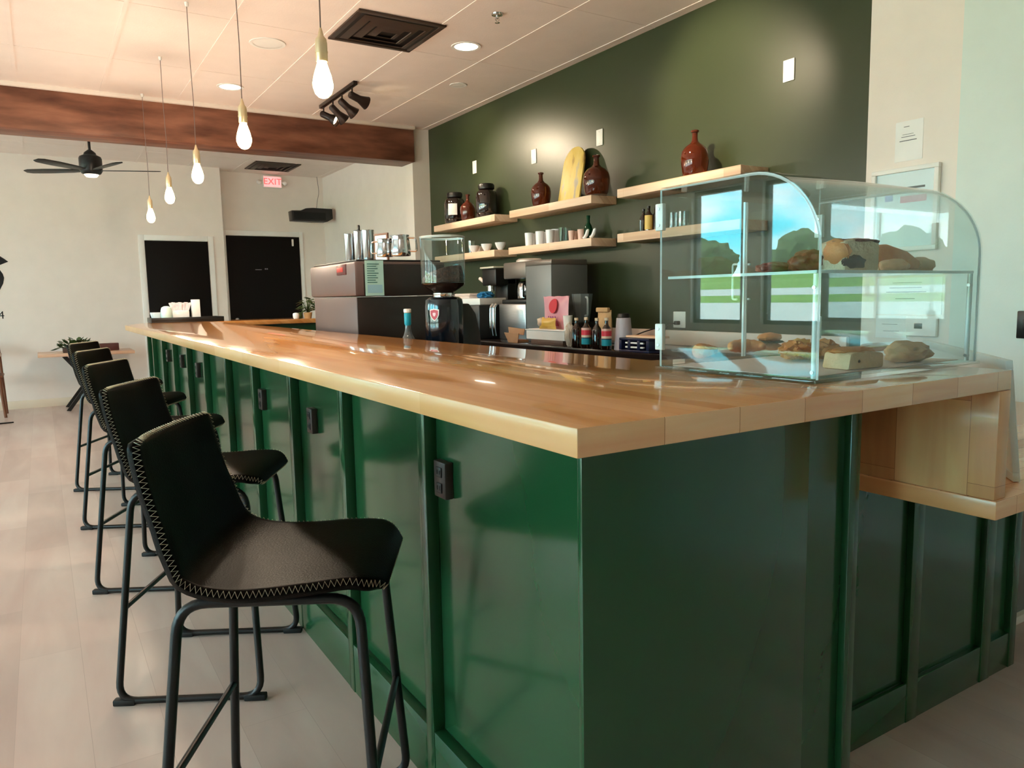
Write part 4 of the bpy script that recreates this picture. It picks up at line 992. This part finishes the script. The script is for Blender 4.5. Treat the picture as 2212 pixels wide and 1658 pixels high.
# brown paper bag
P = Vector((2.60, yy_(1306, 2.6), BZ))
t = thing('paper_bag', 'crumpled brown paper bag standing behind the syrup bottles', 'bag', P, .1)
bm = pillow_bag(.13, .25, .08, 9); ob('bag_body', bm, mat('kraft_paper', (212, 172, 126), .8, bump=.5, bscale=30), t)
bm = BM(); box(bm, (-.03, -.056, .235), (-.004, .056, .265), .006); ob('rolled_top', bm, MATS['kraft_paper'], t)
# syrup bottles
DS = mat('dark_syrup', (26, 12, 8), .08, spec=.8, coat=.5)
lab_m, nt, bb = new_mat('red_white_teal_label')
tc = N(nt, 'ShaderNodeTexCoord'); sp = N(nt, 'ShaderNodeSeparateXYZ'); nt.links.new(tc.outputs['Generated'], sp.inputs[0]); cr = N(nt, 'ShaderNodeValToRGB'); cr.color_ramp.interpolation = 'CONSTANT'
e = cr.color_ramp.elements; e[0].color = lin((22, 150, 172)); e[1].position = .36; e[1].color = lin((24, 30, 60))
for p_, c_ in ((.42, (236, 214, 190)), (.56, (222, 60, 76)), (.86, (236, 190, 176))): q = e.new(p_); q.color = lin(c_)
nt.links.new(sp.outputs[2], cr.inputs[0]); nt.links.new(cr.outputs[0], bb.inputs['Base Color']); bb.inputs['Roughness'].default_value = .4
for k, (px, x, lab, lm) in enumerate(((1245, 2.45, 'dark syrup bottle at the left, plain', None), (1266, 2.455, 'dark syrup bottle with a red, white and teal label, left one', lab_m), (1289, 2.47, 'dark unlabelled syrup bottle between the two labelled ones', None), (1310, 2.45, 'dark syrup bottle with a red, white and teal label, right one', lab_m))):
    bottle(bcp(px, x), .032, .205 if lm else .20, lab, DS, lm, 'syrup_bottle', 'dark syrup bottles on the back counter', capm=mat('cream_cap', (226, 206, 180), .4) if 'cream_cap' not in MATS else MATS['cream_cap'], lz=(.13, .66))
# inverted translucent cups
P = bcp(1347, 2.54); t = thing('cup_stack', 'stack of upside-down translucent cups with a dark top', 'cups', P)
FROST = mat('frosted_plastic', (206, 196, 204), .4, trans=.2)
bm = BM(); lathe(bm, [(.062, 0), (.06, .01), (.047, .175), (.045, .20), (.042, .202)], seg=26); ob('cups', bm, FROST, t)
bm = BM(); lathe(bm, [(.04, .202), (.042, .206), (.036, .228), (.02, .232)], seg=22); ob('dark_top', bm, BLACKP, t)
# navy rack
ya, yb = yy_(1407, 2.45), yy_(1342, 2.45)
NV = mat('navy_plastic', (24, 30, 62), .35)
t = thing('navy_caddy', 'small navy blue caddy with white slots beside the clear case', 'caddy', (2.43, (ya+yb)/2, BZ)); hl = (yb-ya)/2
bm = BM(); box(bm, (0, -hl, .0), (.11, hl, .012), .003); box(bm, (0, -hl, .07), (.11, hl, .085), .004); box(bm, (.10, -hl, .012), (.11, hl, .07)); ob('body', bm, NV, t)
for s in (-1, -.35, .35, 1):
    bm = BM(); box(bm, (0, s*(hl-.012)-.012, .012), (.1, s*(hl-.012)+.012, .07), .002); ob('divider', bm, NV, t)
for z in (.024, .05):
    bm = BM(); box(bm, (.004, -hl*.6, z), (.02, hl*.6, z+.01), .002); ob('white_packet', bm, PAPER, t)
bm = BM(); box(bm, (2.46, ya-.05, BZ+.0855), (2.55, yb-.03, BZ+.098), .003); tag(ob('paper_pad', bm, mat('peach_paper', (240, 196, 160), .7)), 'peach coloured paper pad on the navy caddy', 'paper')
# wall outlet with plug and cord
Pw = at(1469, 690, 'x', GX); t = thing('wall_outlet', 'white wall outlet with a black plug seen through the case', 'outlet', Pw)
bm = BM(); box(bm, (-.008, -.058, -.055), (-.0003, .058, .055), .003); ob('cover_plate', bm, WHITEP, t)
bm = BM(); box(bm, (-.04, -.012, -.035), (-.008, .022, -.008), .005); ob('plug', bm, BLACKP, t)
bm = BM(); tube(bm, fillet([(-.04, .005, -.022), (-.08, .03, -.03), (-.10, .06, -.09), (-.10, .08, Pw.z*-1+BZ+.006)], .05, 5), .0045, 6); ob('plug_cord', bm, BLACKP, t)
Pa = at(1411, 710, 'x', 3.06); Pb = at(1363, 727, 'x', 2.9)
bm = BM(); tube(bm, fillet([(3.06, Pa.y-.02, 1.008), (3.02, Pa.y+.05, .985), (2.96, Pa.y+.2, .92), (2.9, Pb.y+.05, BZ+.005), (2.8, Pb.y+.3, BZ+.005)], .08, 5), .005, 6)
tag(ob('extension_cord', bm, BLACKP), 'black power cord drooping along the pale backsplash', 'cord')

# ================================================================== PASTRY CASE
CA = math.radians(1.0); C0 = Vector((.655, .108, ZT+.0004))
W, D, H, R = .605, .425, .418, .165
case = thing('pastry_case', 'clear acrylic pastry case with a curved front on the bar end', 'display case', C0, CA)
T = .006
bm = BM(); box(bm, (-.012, -.006, 0), (W+.012, D+.004, .007), .001); ob('base_sheet', bm, ACR, case)
def side_poly(off=0):
    p = [(D, .007), (D, H-off)]; n = 14
    for k in range(n+1):
        a = PI/2*k/n; p.append((R+off-(R)*math.sin(a)-0, H-off-R+R*math.cos(a)))
    p += [(off, .007)]
    return p
for nm, x0 in (('side_panel', 0), ('side_panel', W-T)):
    bm = BM(); prism(bm, side_poly(0), x0, x0+T, 'x'); sp_ = ob(nm, bm, ACR, case, sharp=20)
    bm = BM(); tube(bm, [(x0+T/2, y_, z_) for y_, z_ in side_poly(0)], .0030, 4, mi=0); ob('panel_edge', bm, ACRE, sp_)
bm = BM()                                                     # bent front and top sheet
prof = [(-.001, .0075)]+[(R-R*math.sin(a)-.001*math.sin(a), H-R+R*math.cos(a)+.001) for a in [PI/2*(1-k/16) for k in range(17)]]+[(D, H+.001)]
A = []; Bq = []
t_ = .004
for i, (y_, z_) in enumerate(prof):
    a = prof[max(0, i-1)]; c = prof[min(len(prof)-1, i+1)]; d = Vector((c[0]-a[0], c[1]-a[1])).normalized(); n_ = Vector((-d.y, d.x))
    A.append([bm.verts.new((x_, y_, z_)) for x_ in (.001, W-.001)]); Bq.append([bm.verts.new((x_, y_+n_.x*t_, z_+n_.y*t_)) for x_ in (.001, W-.001)])
for i in range(len(prof)-1):
    bm.faces.new((A[i][0], A[i][1], A[i+1][1], A[i+1][0])); bm.faces.new((Bq[i][0], Bq[i+1][0], Bq[i+1][1], Bq[i][1]))
    bm.faces.new((A[i][0], A[i+1][0], Bq[i+1][0], Bq[i][0])); bm.faces.new((A[i][1], Bq[i][1], Bq[i+1][1], A[i+1][1]))
bm.faces.new((A[0][0], Bq[0][0], Bq[0][1], A[0][1])); bm.faces.new((A[-1][0], A[-1][1], Bq[-1][1], Bq[-1][0]))
ob('curved_front', bm, ACR, case, sharp=25)
SZ = .212
bm = BM(); box(bm, (T+.0005, .012, SZ), (W-T-.0005, D-.02, SZ+.005)); sh = ob('shelf', bm, ACR, case)
bm = BM(); box(bm, (T+.001, .0095, SZ-.0005), (W-T-.001, .0118, SZ+.0055)); box(bm, (T+.0003, .012, SZ-.0005), (T+.002, D-.02, SZ+.0055)); ob('shelf_edge', bm, ACRE, sh)
for k in (0, 1):                                              # two rear doors
    x0 = .008+k*(W/2-.004); x1 = x0+W/2-.012
    bm = BM(); box(bm, (x0, D+.001, .012), (x1, D+.005, H-.012)); dr = ob('rear_door', bm, ACR, case)
    bm = BM(); xe = x1 if k == 0 else x0
    box(bm, (xe-.002, D, .012), (xe+.002, D+.006, H-.012)); ob('door_edge', bm, ACRE, dr)
    bm = BM(); tube(bm, fillet([(xe+(-.02 if k == 0 else .02), D+.006, .16), (xe+(-.02 if k == 0 else .02), D+.022, .16), (xe+(-.02 if k == 0 else .02), D+.022, .25), (xe+(-.02 if k == 0 else .02), D+.006, .25)], .006, 3), .003, 6); ob('door_handle', bm, ACRE, dr)
    hx = -.002 if k == 0 else W-.004
    for hz in (.045, .325):
        bm = BM(); box(bm, (hx-.003, D-.012, hz), (hx+.009, D+.012, hz+.062), .002); hg = ob('hinge', bm, mat('white_hinge', (228, 244, 246), .3) if 'white_hinge' not in MATS else MATS['white_hinge'], case)
        for q in (.012, .05):
            bm = BM(); cyl(bm, (hx-.0045, D, hz+q), (hx-.002, D, hz+q), .0035, seg=8); ob('screw', bm, BRUSHED, hg)
for x_ in (.012, W-.012):                                     # clear corner rods with steel screws
    bm = BM(); cyl(bm, (x_, .014, .008), (x_, .014, SZ-.001), .0055, seg=12); rd = ob('corner_rod', bm, ACRE, case)
    for q in (.02, .185):
        bm = BM(); cyl(bm, (x_-.007, .014, q), (x_+.007, .014, q), .004, seg=8); ob('screw', bm, BRUSHED, rd)
# things in the case
KR = mat('baking_paper', (226, 206, 198), .6)
def inside(px, py, z):
    P = at(px, py, 'z', z); return P
BL = ZT+.0085; SLF = ZT+SZ+.0062
bm = BM(); box(bm, (0, 0, 0), (W-.03, D-.06, .0012)); o = tag(ob('baking_paper', bm, KR), 'pale baking paper lining the bottom of the pastry case', 'paper'); o.location = C0+Vector((.014, .03, .0082)); o.rotation_euler.z = CA
bm = BM(); box(bm, (0, 0, 0), (.40, .30, .0012)); o = tag(ob('shelf_paper', bm, PAPER), 'white paper lining the upper case shelf under the pastries', 'paper'); o.location = C0+Vector((.06, .03, SZ+.0058)); o.rotation_euler.z = CA
BL = C0.z+.0098; SLF = C0.z+SZ+.0073
CRUST = mat('golden_crust', (190, 112, 52), .5, c2=(214, 148, 84), scale=22, bump=.5, bscale=60)
PALE = mat('pale_dough', (226, 196, 158), .65, c2=(206, 160, 112), scale=14, bump=.4, bscale=70)
CRUMB = mat('white_crumb', (228, 212, 184), .8, c2=(206, 184, 150), scale=30, bump=.8, bscale=90)
CHOC = mat('chocolate', (58, 30, 22), .5, c2=(40, 20, 16), scale=20, bump=.6)
JAM = mat('red_berry_jam', (120, 36, 34), .35)
def pastry(name, lab, P, rz, build, cat='pastry', grp=None):
    t = thing(name, lab, cat, P, rz, grp); build(t); return t
def P_at(px, z): return None
def place(px, depth, z):
    """under a photo column, at a given distance behind the case front"""
    P = at(px, 656, 'y', C0.y+depth); return Vector((P.x, P.y, z))
def cake(t):
    bm = BM(); pts_ = [(-.055, 0), (.05, 0), (.05, .058), (.02, .064), (-.03, .068), (-.058, .06)]
    prism(bm, pts_, -.035, .03, 'y', bev=.004); ob('crumb', bm, CRUMB, t)
    bm = BM(); blob(bm, (-.024, -.032, .018), (.036, .007, .016), 3, .3, 3, seed=2); ob('chocolate_swirl', bm, CHOC, t)
    bm = BM(); blob(bm, (.0, -.012, .064), (.05, .03, .005), 3, .4, 4, seed=5); ob('berry_top', bm, JAM, t)
    bm = BM(); blob(bm, (-.05, -.008, .04), (.014, .034, .028), 3, .2, 3, seed=6); ob('crust', bm, CRUST, t)
    bm = BM(); blob(bm, (.046, -.008, .06), (.01, .03, .007), 2, .4, 5, seed=7); ob('burnt_corner', bm, CHOC, t)
pastry('cake_slice', 'marbled cake slice with chocolate and berry on the upper shelf', place(1832, .10, SLF), -.1, cake)
def wedge(t):
    bm = BM(); prism(bm, [(-.07, .012), (.075, .006), (.078, .026), (.03, .05), (-.04, .066), (-.07, .062)], -.03, .04, 'y', bev=.006); ob('crust', bm, CRUST, t)
    bm = BM(); prism(bm, [(-.07, .0), (.072, .0), (.072, .0055), (-.07, .0115)], -.031, .041, 'y'); ob('crumb', bm, PALE, t)
pastry('bread_wedge', 'brown crusted bread wedge behind the marbled cake slice', place(1915, .17, SLF), -.12, wedge)
def roll(m_, s, seed, amp=.15):
    def f(t):
        bm = BM(); blob(bm, (0, 0, s[2]*.82), s, 4, amp, 2.2, seed=seed, flat=.82); ob('dough', bm, m_, t)
    return f
pastry('pastry_roll', 'pale plain pastry roll at the right end of the upper shelf', place(1978, .17, SLF), -.1, roll(PALE, (.052, .036, .021), 3))
pastry('sweet_bread', 'pale sweet bread under the brown wedge on the upper shelf', place(1928, .11, SLF), .0, roll(PALE, (.042, .026, .016), 9))
pastry('berry_scone', 'dark red berry scone behind the front corner, upper shelf', place(1742, .17, SLF), .2, roll(mat('berry_crust', (112, 44, 36), .5, c2=(150, 84, 60), scale=20, bump=.6), (.045, .04, .026), 11, .3))
pastry('berry_scone', 'reddish flat scone at the left of the upper shelf', place(1672, .24, SLF), .2, roll(MATS['berry_crust'], (.05, .035, .014), 13, .3))
def croissant(t):
    bm = BM(); pts_ = []; rad = []
    for k in range(17):
        a = -1.75+3.5*k/16; pts_.append((.034*math.cos(a)-.012, .042*math.sin(a), .0185)); rad.append(.004+.0135*abs(math.cos((k-8)/8.6*PI/2))**.8*(1+.16*(k % 2)))
    tube(bm, pts_, .02, 14, rad=rad); ob('dough', bm, CRUST, t, sharp=None)
pastry('croissant', 'golden croissant at the far left of the case bottom', at(1530, 773, 'z', BL+.001), 2.2, croissant, grp='croissants in the case')
pastry('croissant', 'small brown croissant second from left at the case bottom', at(1612, 762, 'z', BL+.001), 1.0, croissant, grp='croissants in the case')
def sandwich(t):
    bm = BM(); blob(bm, (0, 0, .012), (.042, .032, .013), 3, .15, 3, seed=1, flat=.8); ob('bottom_half', bm, PALE, t)
    bm = BM(); blob(bm, (0, 0, .026), (.043, .034, .005), 3, .5, 6, seed=2); ob('green_filling', bm, mat('lettuce_green', (44, 70, 30), .6), t)
    bm = BM(); blob(bm, (0, 0, .038), (.042, .032, .014), 3, .15, 3, seed=3, flat=.6); ob('top_half', bm, CRUST, t)
pastry('filled_roll', 'filled roll with a green layer in the middle of the case bottom', at(1662, 757, 'z', BL), .4, sandwich)
def danish(t):
    bm = BM(); blob(bm, (0, 0, .024), (.046, .04, .025), 4, .35, 4, seed=21, flat=.86); ob('dough', bm, CRUST, t)
    bm = BM(); blob(bm, (.008, -.004, .042), (.028, .024, .010), 3, .5, 5, seed=22); ob('cheese_top', bm, mat('baked_cheese', (226, 170, 96), .45), t)
pastry('cheese_danish', 'glossy brown cheese pastry by the case corner post', at(1722, 778, 'z', BL), .2, danish)
def berrym(t):
    bm = BM(); blob(bm, (0, 0, .024), (.03, .028, .026), 3, .35, 4, seed=31, flat=.86); ob('dough', bm, CRUST, t)
    for k, q in enumerate(((.02, -.02, .028), (-.004, -.026, .02), (.024, -.012, .012))):
        bm = BM(); blob(bm, q, (.007, .006, .007), 2, .1, 3, seed=k); ob('blueberry', bm, mat('blueberry', (34, 30, 44), .4) if 'blueberry' not in MATS else MATS['blueberry'], t)
pastry('blueberry_muffin', 'small blueberry bun just right of the corner post', at(1784, 777, 'z', BL), 0, berrym)
def scone(t):
    bm = BM(); prism(bm, [(-.058, 0), (.056, 0), (.056, .033), (.0, .04), (-.05, .036)], -.035, .035, 'y', bev=.006); ob('crumb', bm, PALE, t)
    bm = BM(); blob(bm, (0, .004, .038), (.058, .036, .008), 3, .3, 4, seed=41); ob('crust', bm, CRUST, t)
    bm = BM(); blob(bm, (-.025, -.034, .018), (.004, .003, .004), 2, 0); ob('chocolate_chip', bm, CHOC, t)
pastry('loaf_piece', 'pale cut loaf piece with a brown top at the case bottom', at(1842, 794, 'z', BL), -.08, scone)
pastry('puff_pastry', 'folded pale puff pastry at the right of the case bottom', at(1957, 780, 'z', BL), -.1, roll(mat('puff_dough', (220, 184, 140), .6, c2=(190, 138, 92), scale=9, bump=.5, bscale=30), (.062, .042, .026), 17, .3))
pastry('flat_cookie', 'low grey-pink flatbread behind the loaf piece', at(1890, 757, 'z', BL), 0, roll(mat('pinkish_dough', (206, 170, 150), .7), (.045, .035, .012), 19, .2))

# ================================================================== FAR END
TY = 6.95
def far(px, y=TY): return at(px, 685, 'y', y).x
bm = BM(); x0, x1 = far(323), far(478)
t = thing('serving_tray', 'long black tray at the far end of the bar', 'tray', ((x0+x1)/2, TY+.03, ZT+.0004)); hw = (x1-x0)/2
bm = BM(); box(bm, (-hw, -.16, 0), (hw, .16, .008), .002); ob('tray_floor', bm, BLACKP, t)
for q in (((-hw, -.16, .008), (hw, -.152, .045)), ((-hw, .152, .008), (hw, .16, .045)), ((-hw, -.152, .008), (-hw+.008, .152, .045)), ((hw-.008, -.152, .008), (hw, .152, .045))):
    bm = BM(); box(bm, *q, .001); ob('tray_side', bm, BLACKP, t)
TZ = ZT+.0089
bm = BM(); lathe(bm, [(.045, 0), (.05, .01), (.07, .085), (.066, .085), (.045, .015), (.001, .012)], cap1=False); tag(ob('sugar_bowl', bm, CERAM, loc=(far(343), TY+.05, TZ)), 'white bowl at the left end of the black tray', 'bowl')
bm = BM(); lathe(bm, [(.045, 0), (.05, .01), (.05, .10), (.042, .13), (.02, .142), (.005, .143)]); tag(ob('white_canister', bm, mat('pale_teal_glaze', (200, 232, 228), .25), loc=(far(358)+.0, TY-.07, TZ)), 'pale rounded canister beside the white bowl on the tray', 'canister')
t = thing('napkin_holder', 'white holder with printed flaring napkins on the tray', 'napkin holder', (far(390), TY+.0, TZ))
bm = BM(); box(bm, (-.075, -.05, 0), (.075, .05, .10), .012); ob('holder', bm, CERAM, t)
bm = BM()
for k in range(7):
    u = -1+2*k/6; prism(bm, [(u*.06-.012, .09), (u*.06+.012, .09), (u*.085+.016, .175), (u*.085-.016, .17+.008*(k % 2))], -.03+.01*(k % 3), -.026+.01*(k % 3), 'y')
ob('napkins', bm, mat('printed_napkin', (238, 238, 242), .8, c2=(200, 192, 204), scale=40), t)['kind'] = 'stuff'
bm = BM(); box(bm, (-.036, -.03, 0), (.036, .03, .20), .003); t = tag(ob('white_carton_box', bm, PAPER, loc=(far(424), TY, TZ)), 'tall white box standing on the tray right of the napkins', 'box')
bm = BM(); lathe(bm, [(.001, .0), (.06, 0), (.09, .012), (.088, .016), (.055, .006)], cap0=False); tag(ob('saucer', bm, CERAM, loc=(far(447), TY+.02, TZ)), 'white saucer at the right end of the black tray', 'saucer')
# plant and mug on the return
def leaf(bm, p, d, l, w_, droop=.3):
    p = Vector(p); d = Vector(d).normalized(); s = d.cross(Vector((0, 0, 1))); s = s.normalized() if s.length > .05 else Vector((1, 0, 0)); n_ = s.cross(d)
    c = []
    for k, ww in enumerate((.15, .8, 1, .7, 0)):
        q = p+d*l*k/4-Vector((0, 0, droop*l*(k/4)**2)); c.append((q, ww*w_/2))
    A = [bm.verts.new(q+s*ww-n_*ww*.25) for q, ww in c]; B = [bm.verts.new(q+n_*.001) for q, ww in c]; Cc = [bm.verts.new(q-s*ww-n_*ww*.25) for q, ww in c]
    for k in range(4):
        bm.faces.new((A[k], B[k], B[k+1], A[k+1])); bm.faces.new((B[k], Cc[k], Cc[k+1], B[k+1]))
LEAFM = mat('houseplant_leaf', (44, 66, 28), .45, c2=(78, 98, 44), scale=14)
def plant(t, r, h, n, potr, poth, potm, seed, lsz=.1):
    random.seed(seed)
    bm = BM(); lathe(bm, [(potr*.75, 0), (potr, poth), (potr*.92, poth), (potr*.9, poth*.85), (.001, poth*.85)], cap1=False); ob('pot', bm, potm, t)
    bm = BM(); st = BM()
    for k in range(n):
        a = random.random()*2*PI; q = math.sqrt(random.random())*r; z = poth+h*(.15+.85*random.random())*(1-.5*(q/r)**2)
        p = Vector((q*math.cos(a), q*math.sin(a), z)); d = Vector((math.cos(a), math.sin(a), random.uniform(-.3, .7)))
        leaf(bm, p, d, lsz*random.uniform(.7, 1.2), lsz*.6); tube(st, [(0, 0, poth*.85), p*.5+Vector((0, 0, poth*.5)), p], .002, 4)
    ob('leaves', bm, LEAFM, t, recalc=False, sharp=None); ob('stems', st, LEAFM, t, sharp=None)
P = at(667, 690, 'y', 6.78); t = thing('potted_plant', 'green leafy plant in a pale pot beside the espresso machine', 'plant', (P.x, 6.80, ZT+.0004))
plant(t, .085, .17, 34, .045, .06, mat('tan_pot', (200, 160, 110), .6), 5, .075)
P = at(641, 686, 'y', 6.76); bm = BM(); lathe(bm, [(.022, 0), (.03, .01), (.033, .04), (.028, .055), (.01, .06)]); tag(ob('white_pot', bm, CERAM, loc=(P.x, 6.78, ZT+.0004)), 'tiny white jar left of the leafy plant', 'jar')
P = at(650, 686, 'y', 6.86); bm = BM(); blob(bm, (0, 0, .028), (.03, .03, .034), 3, .2, 3, seed=4, flat=.8); tag(ob('moss_ball', bm, LEAFM, loc=(P.x-.01, 6.86, ZT+.0004)), 'small olive green moss ball between jar and plant', 'ornament')
# side table
t = thing('side_table', 'thin wooden table with crossed black legs against the far wall', 'table', (-.165, 9.63, 0))
WD = plank_mat('pinkish_table_wood', (196, 150, 120), (212, 168, 138), (222, 182, 152), 1.2, .12, (axi('x'), axi('y')), .35, gap=.0005, gapc=(170, 120, 90), grain=(3, 30))
bm = BM(); box(bm, (-.50, -.30, .655), (.50, .30, .69), .004); ob('tabletop', bm, WD, t)
for yy in (-.2, .2):
    for s in (-1, 1):
        dy = .0 if s < 0 else .032
        bm = BM(); vs = box(bm, (-.026, -.016, -.41), (.026, .016, .41)); ang = s*.62
        bmesh.ops.transform(bm, matrix=Matrix.Translation((0, yy+dy, .328)) @ Matrix.Rotation(ang, 4, 'Y'), verts=bm.verts[:])
        for v in bm.verts: v.co.z = min(max(v.co.z, .0005), .654)
        ob('leg', bm, BLACKM, t)
t = thing('planter', 'brown box planter with a bushy plant on the side table', 'plant', (-.27, 9.56, .6905))
bm = BM(); box(bm, (-.14, -.06, 0), (.14, .06, .06), .004); ob('box', bm, mat('dark_planter', (70, 44, 34), .5), t)
random.seed(11); bm = BM()
for k in range(120):
    a = random.random()*2*PI; q = math.sqrt(random.random()); p = Vector((q*.16*math.cos(a), q*.08*math.sin(a), .05+.12*random.random()*(1-q*.5)))
    leaf(bm, p, (math.cos(a), math.sin(a)*.6, random.uniform(.1, .9)), .07, .045, .1)
for k in range(6): leaf(bm, (-.16-.01*k, -.05, .06-.004*k), (-1, -.2, .0), .06, .04, .1)
ob('leaves', bm, LEAFM, t, recalc=False, sharp=None)
bm = BM(); box(bm, (-.13, -.05, 0), (.13, .05, .085), .004); tag(ob('brown_box', bm, mat('red_brown_box', (88, 44, 40), .5), loc=(.06, 9.66, .6905)), 'red brown box on the side table right of the plant', 'box')
# chair and cafe table, mostly out of the picture at the left
t = thing('wooden_chair', 'brown wooden chair leg showing at the left edge by the wall', 'chair', (-1.22, 9.55, 0))
CHW = mat('brown_chair_wood', (112, 70, 46), .5)
for x_, y_, h in ((.2, -.2, .46), (-.2, -.2, .46), (.2, .2, .85), (-.2, .2, .85)):
    bm = BM(); cyl(bm, (x_, y_, .0005), (x_*.86, y_*.95, h), .015, .018, 12); ob('leg', bm, CHW, t)
bm = BM(); box(bm, (-.21, -.22, .45), (.21, .2, .48), .01); ob('seat', bm, CHW, t)
bm = BM(); box(bm, (-.19, .175, .7), (.19, .2, .84), .008); ob('backrest', bm, CHW, t)
P = at(30, 913, 'z', 0); t = thing('cafe_table', 'black flat table foot pointing in at the left edge of the floor', 'table', (P.x-.36, P.y-.02, 0))
bm = BM()
for k in range(4):
    a = k*PI/2+.05; vs = []
    prism(bm, [(0, -.045), (.36, -.006), (.36, .006), (0, .045)], .0005, .014, 'z')
    bmesh.ops.transform(bm, matrix=Matrix.Rotation(PI/2, 4, 'Z'), verts=bm.verts[:])
bmesh.ops.transform(bm, matrix=Matrix.Rotation(.05, 4, 'Z'), verts=bm.verts[:]); ob('base', bm, BLACKM, t)
bm = BM(); cyl(bm, (0, 0, .014), (0, 0, .72), .03, seg=16); ob('column', bm, BLACKM, t)
bm = BM(); box(bm, (-.3, -.3, .72), (.3, .3, .745), .006); ob('tabletop', bm, WD, t)
# wall decal
P = at(0, 620, 'y', FY); t = thing('wall_decal', 'black logo decal cut by the left edge, with a digit 4', 'decal', (P.x, FY, P.z))
def dq(px, py): q = at(px, py, 'y', FY)-P; return (q.x, q.z)
for poly, nm in (([dq(-30, 560), dq(-14, 548), dq(0, 553), dq(8, 558), dq(18, 565), dq(0, 572), dq(-16, 572)], 'leaf_shape'),
                 ([dq(-6, 582), dq(0, 583), dq(6, 591), dq(9, 600), dq(7, 612), dq(0, 626), dq(-8, 634), dq(-10, 630), dq(-4, 616), dq(-3, 600), dq(-8, 588)], 'arc_shape')):
    bm = BM(); prism(bm, poly, -.0025, -.0004, 'y'); ob(nm, bm, DARKINK, t)
q = dq(3, 681); textmesh('digit', '4', .13, DARKINK, t, Matrix.Translation((q[0], -.0015, q[1])) @ Matrix(((1, 0, 0, 0), (0, 0, -1, 0), (0, 1, 0, 0), (0, 0, 0, 1))), .001)

# ================================================================== LIGHT
w = bpy.data.worlds.new('sky'); scn.world = w; w.use_nodes = True; nt = w.node_tree
bg = nt.nodes['Background']
tc = N(nt, 'ShaderNodeTexCoord'); mp = N(nt, 'ShaderNodeMapping'); mp.inputs['Scale'].default_value = (2, 2, 5)
nt.links.new(tc.outputs['Generated'], mp.inputs['Vector'])
no = N(nt, 'ShaderNodeTexNoise'); no.inputs['Scale'].default_value = 2.2; no.inputs['Detail'].default_value = 6
nt.links.new(mp.outputs[0], no.inputs['Vector'])
cr = N(nt, 'ShaderNodeValToRGB'); cr.color_ramp.elements[0].position = .40; cr.color_ramp.elements[1].position = .58
cr.color_ramp.elements[0].color = (.16, .80, .98, 1); cr.color_ramp.elements[1].color = (1, 1, 1, 1)
nt.links.new(no.outputs['Fac'], cr.inputs['Fac']); nt.links.new(cr.outputs[0], bg.inputs['Color'])
bg.inputs['Strength'].default_value = 15.0
sun = bpy.data.lights.new('sun', 'SUN'); sun.energy = 22; sun.angle = math.radians(1); sun.color = (1, .95, .85)
so = bpy.data.objects.new('sun', sun); COL.objects.link(so); so.rotation_euler = (math.radians(-38), math.radians(38), 0)
scn.view_settings.view_transform = 'Standard'; scn.view_settings.look = 'None'; scn.view_settings.gamma = 1; scn.view_settings.use_curve_mapping = False
scn.view_settings.exposure = 0.15
scn.cycles.use_denoising = True
scn.cycles.max_bounces = 10; scn.cycles.diffuse_bounces = 5; scn.cycles.glossy_bounces = 5; scn.cycles.transmission_bounces = 8; scn.cycles.transparent_max_bounces = 32
scn.cycles.caustics_reflective = False; scn.cycles.caustics_refractive = False
scn.cycles.sample_clamp_indirect = 6
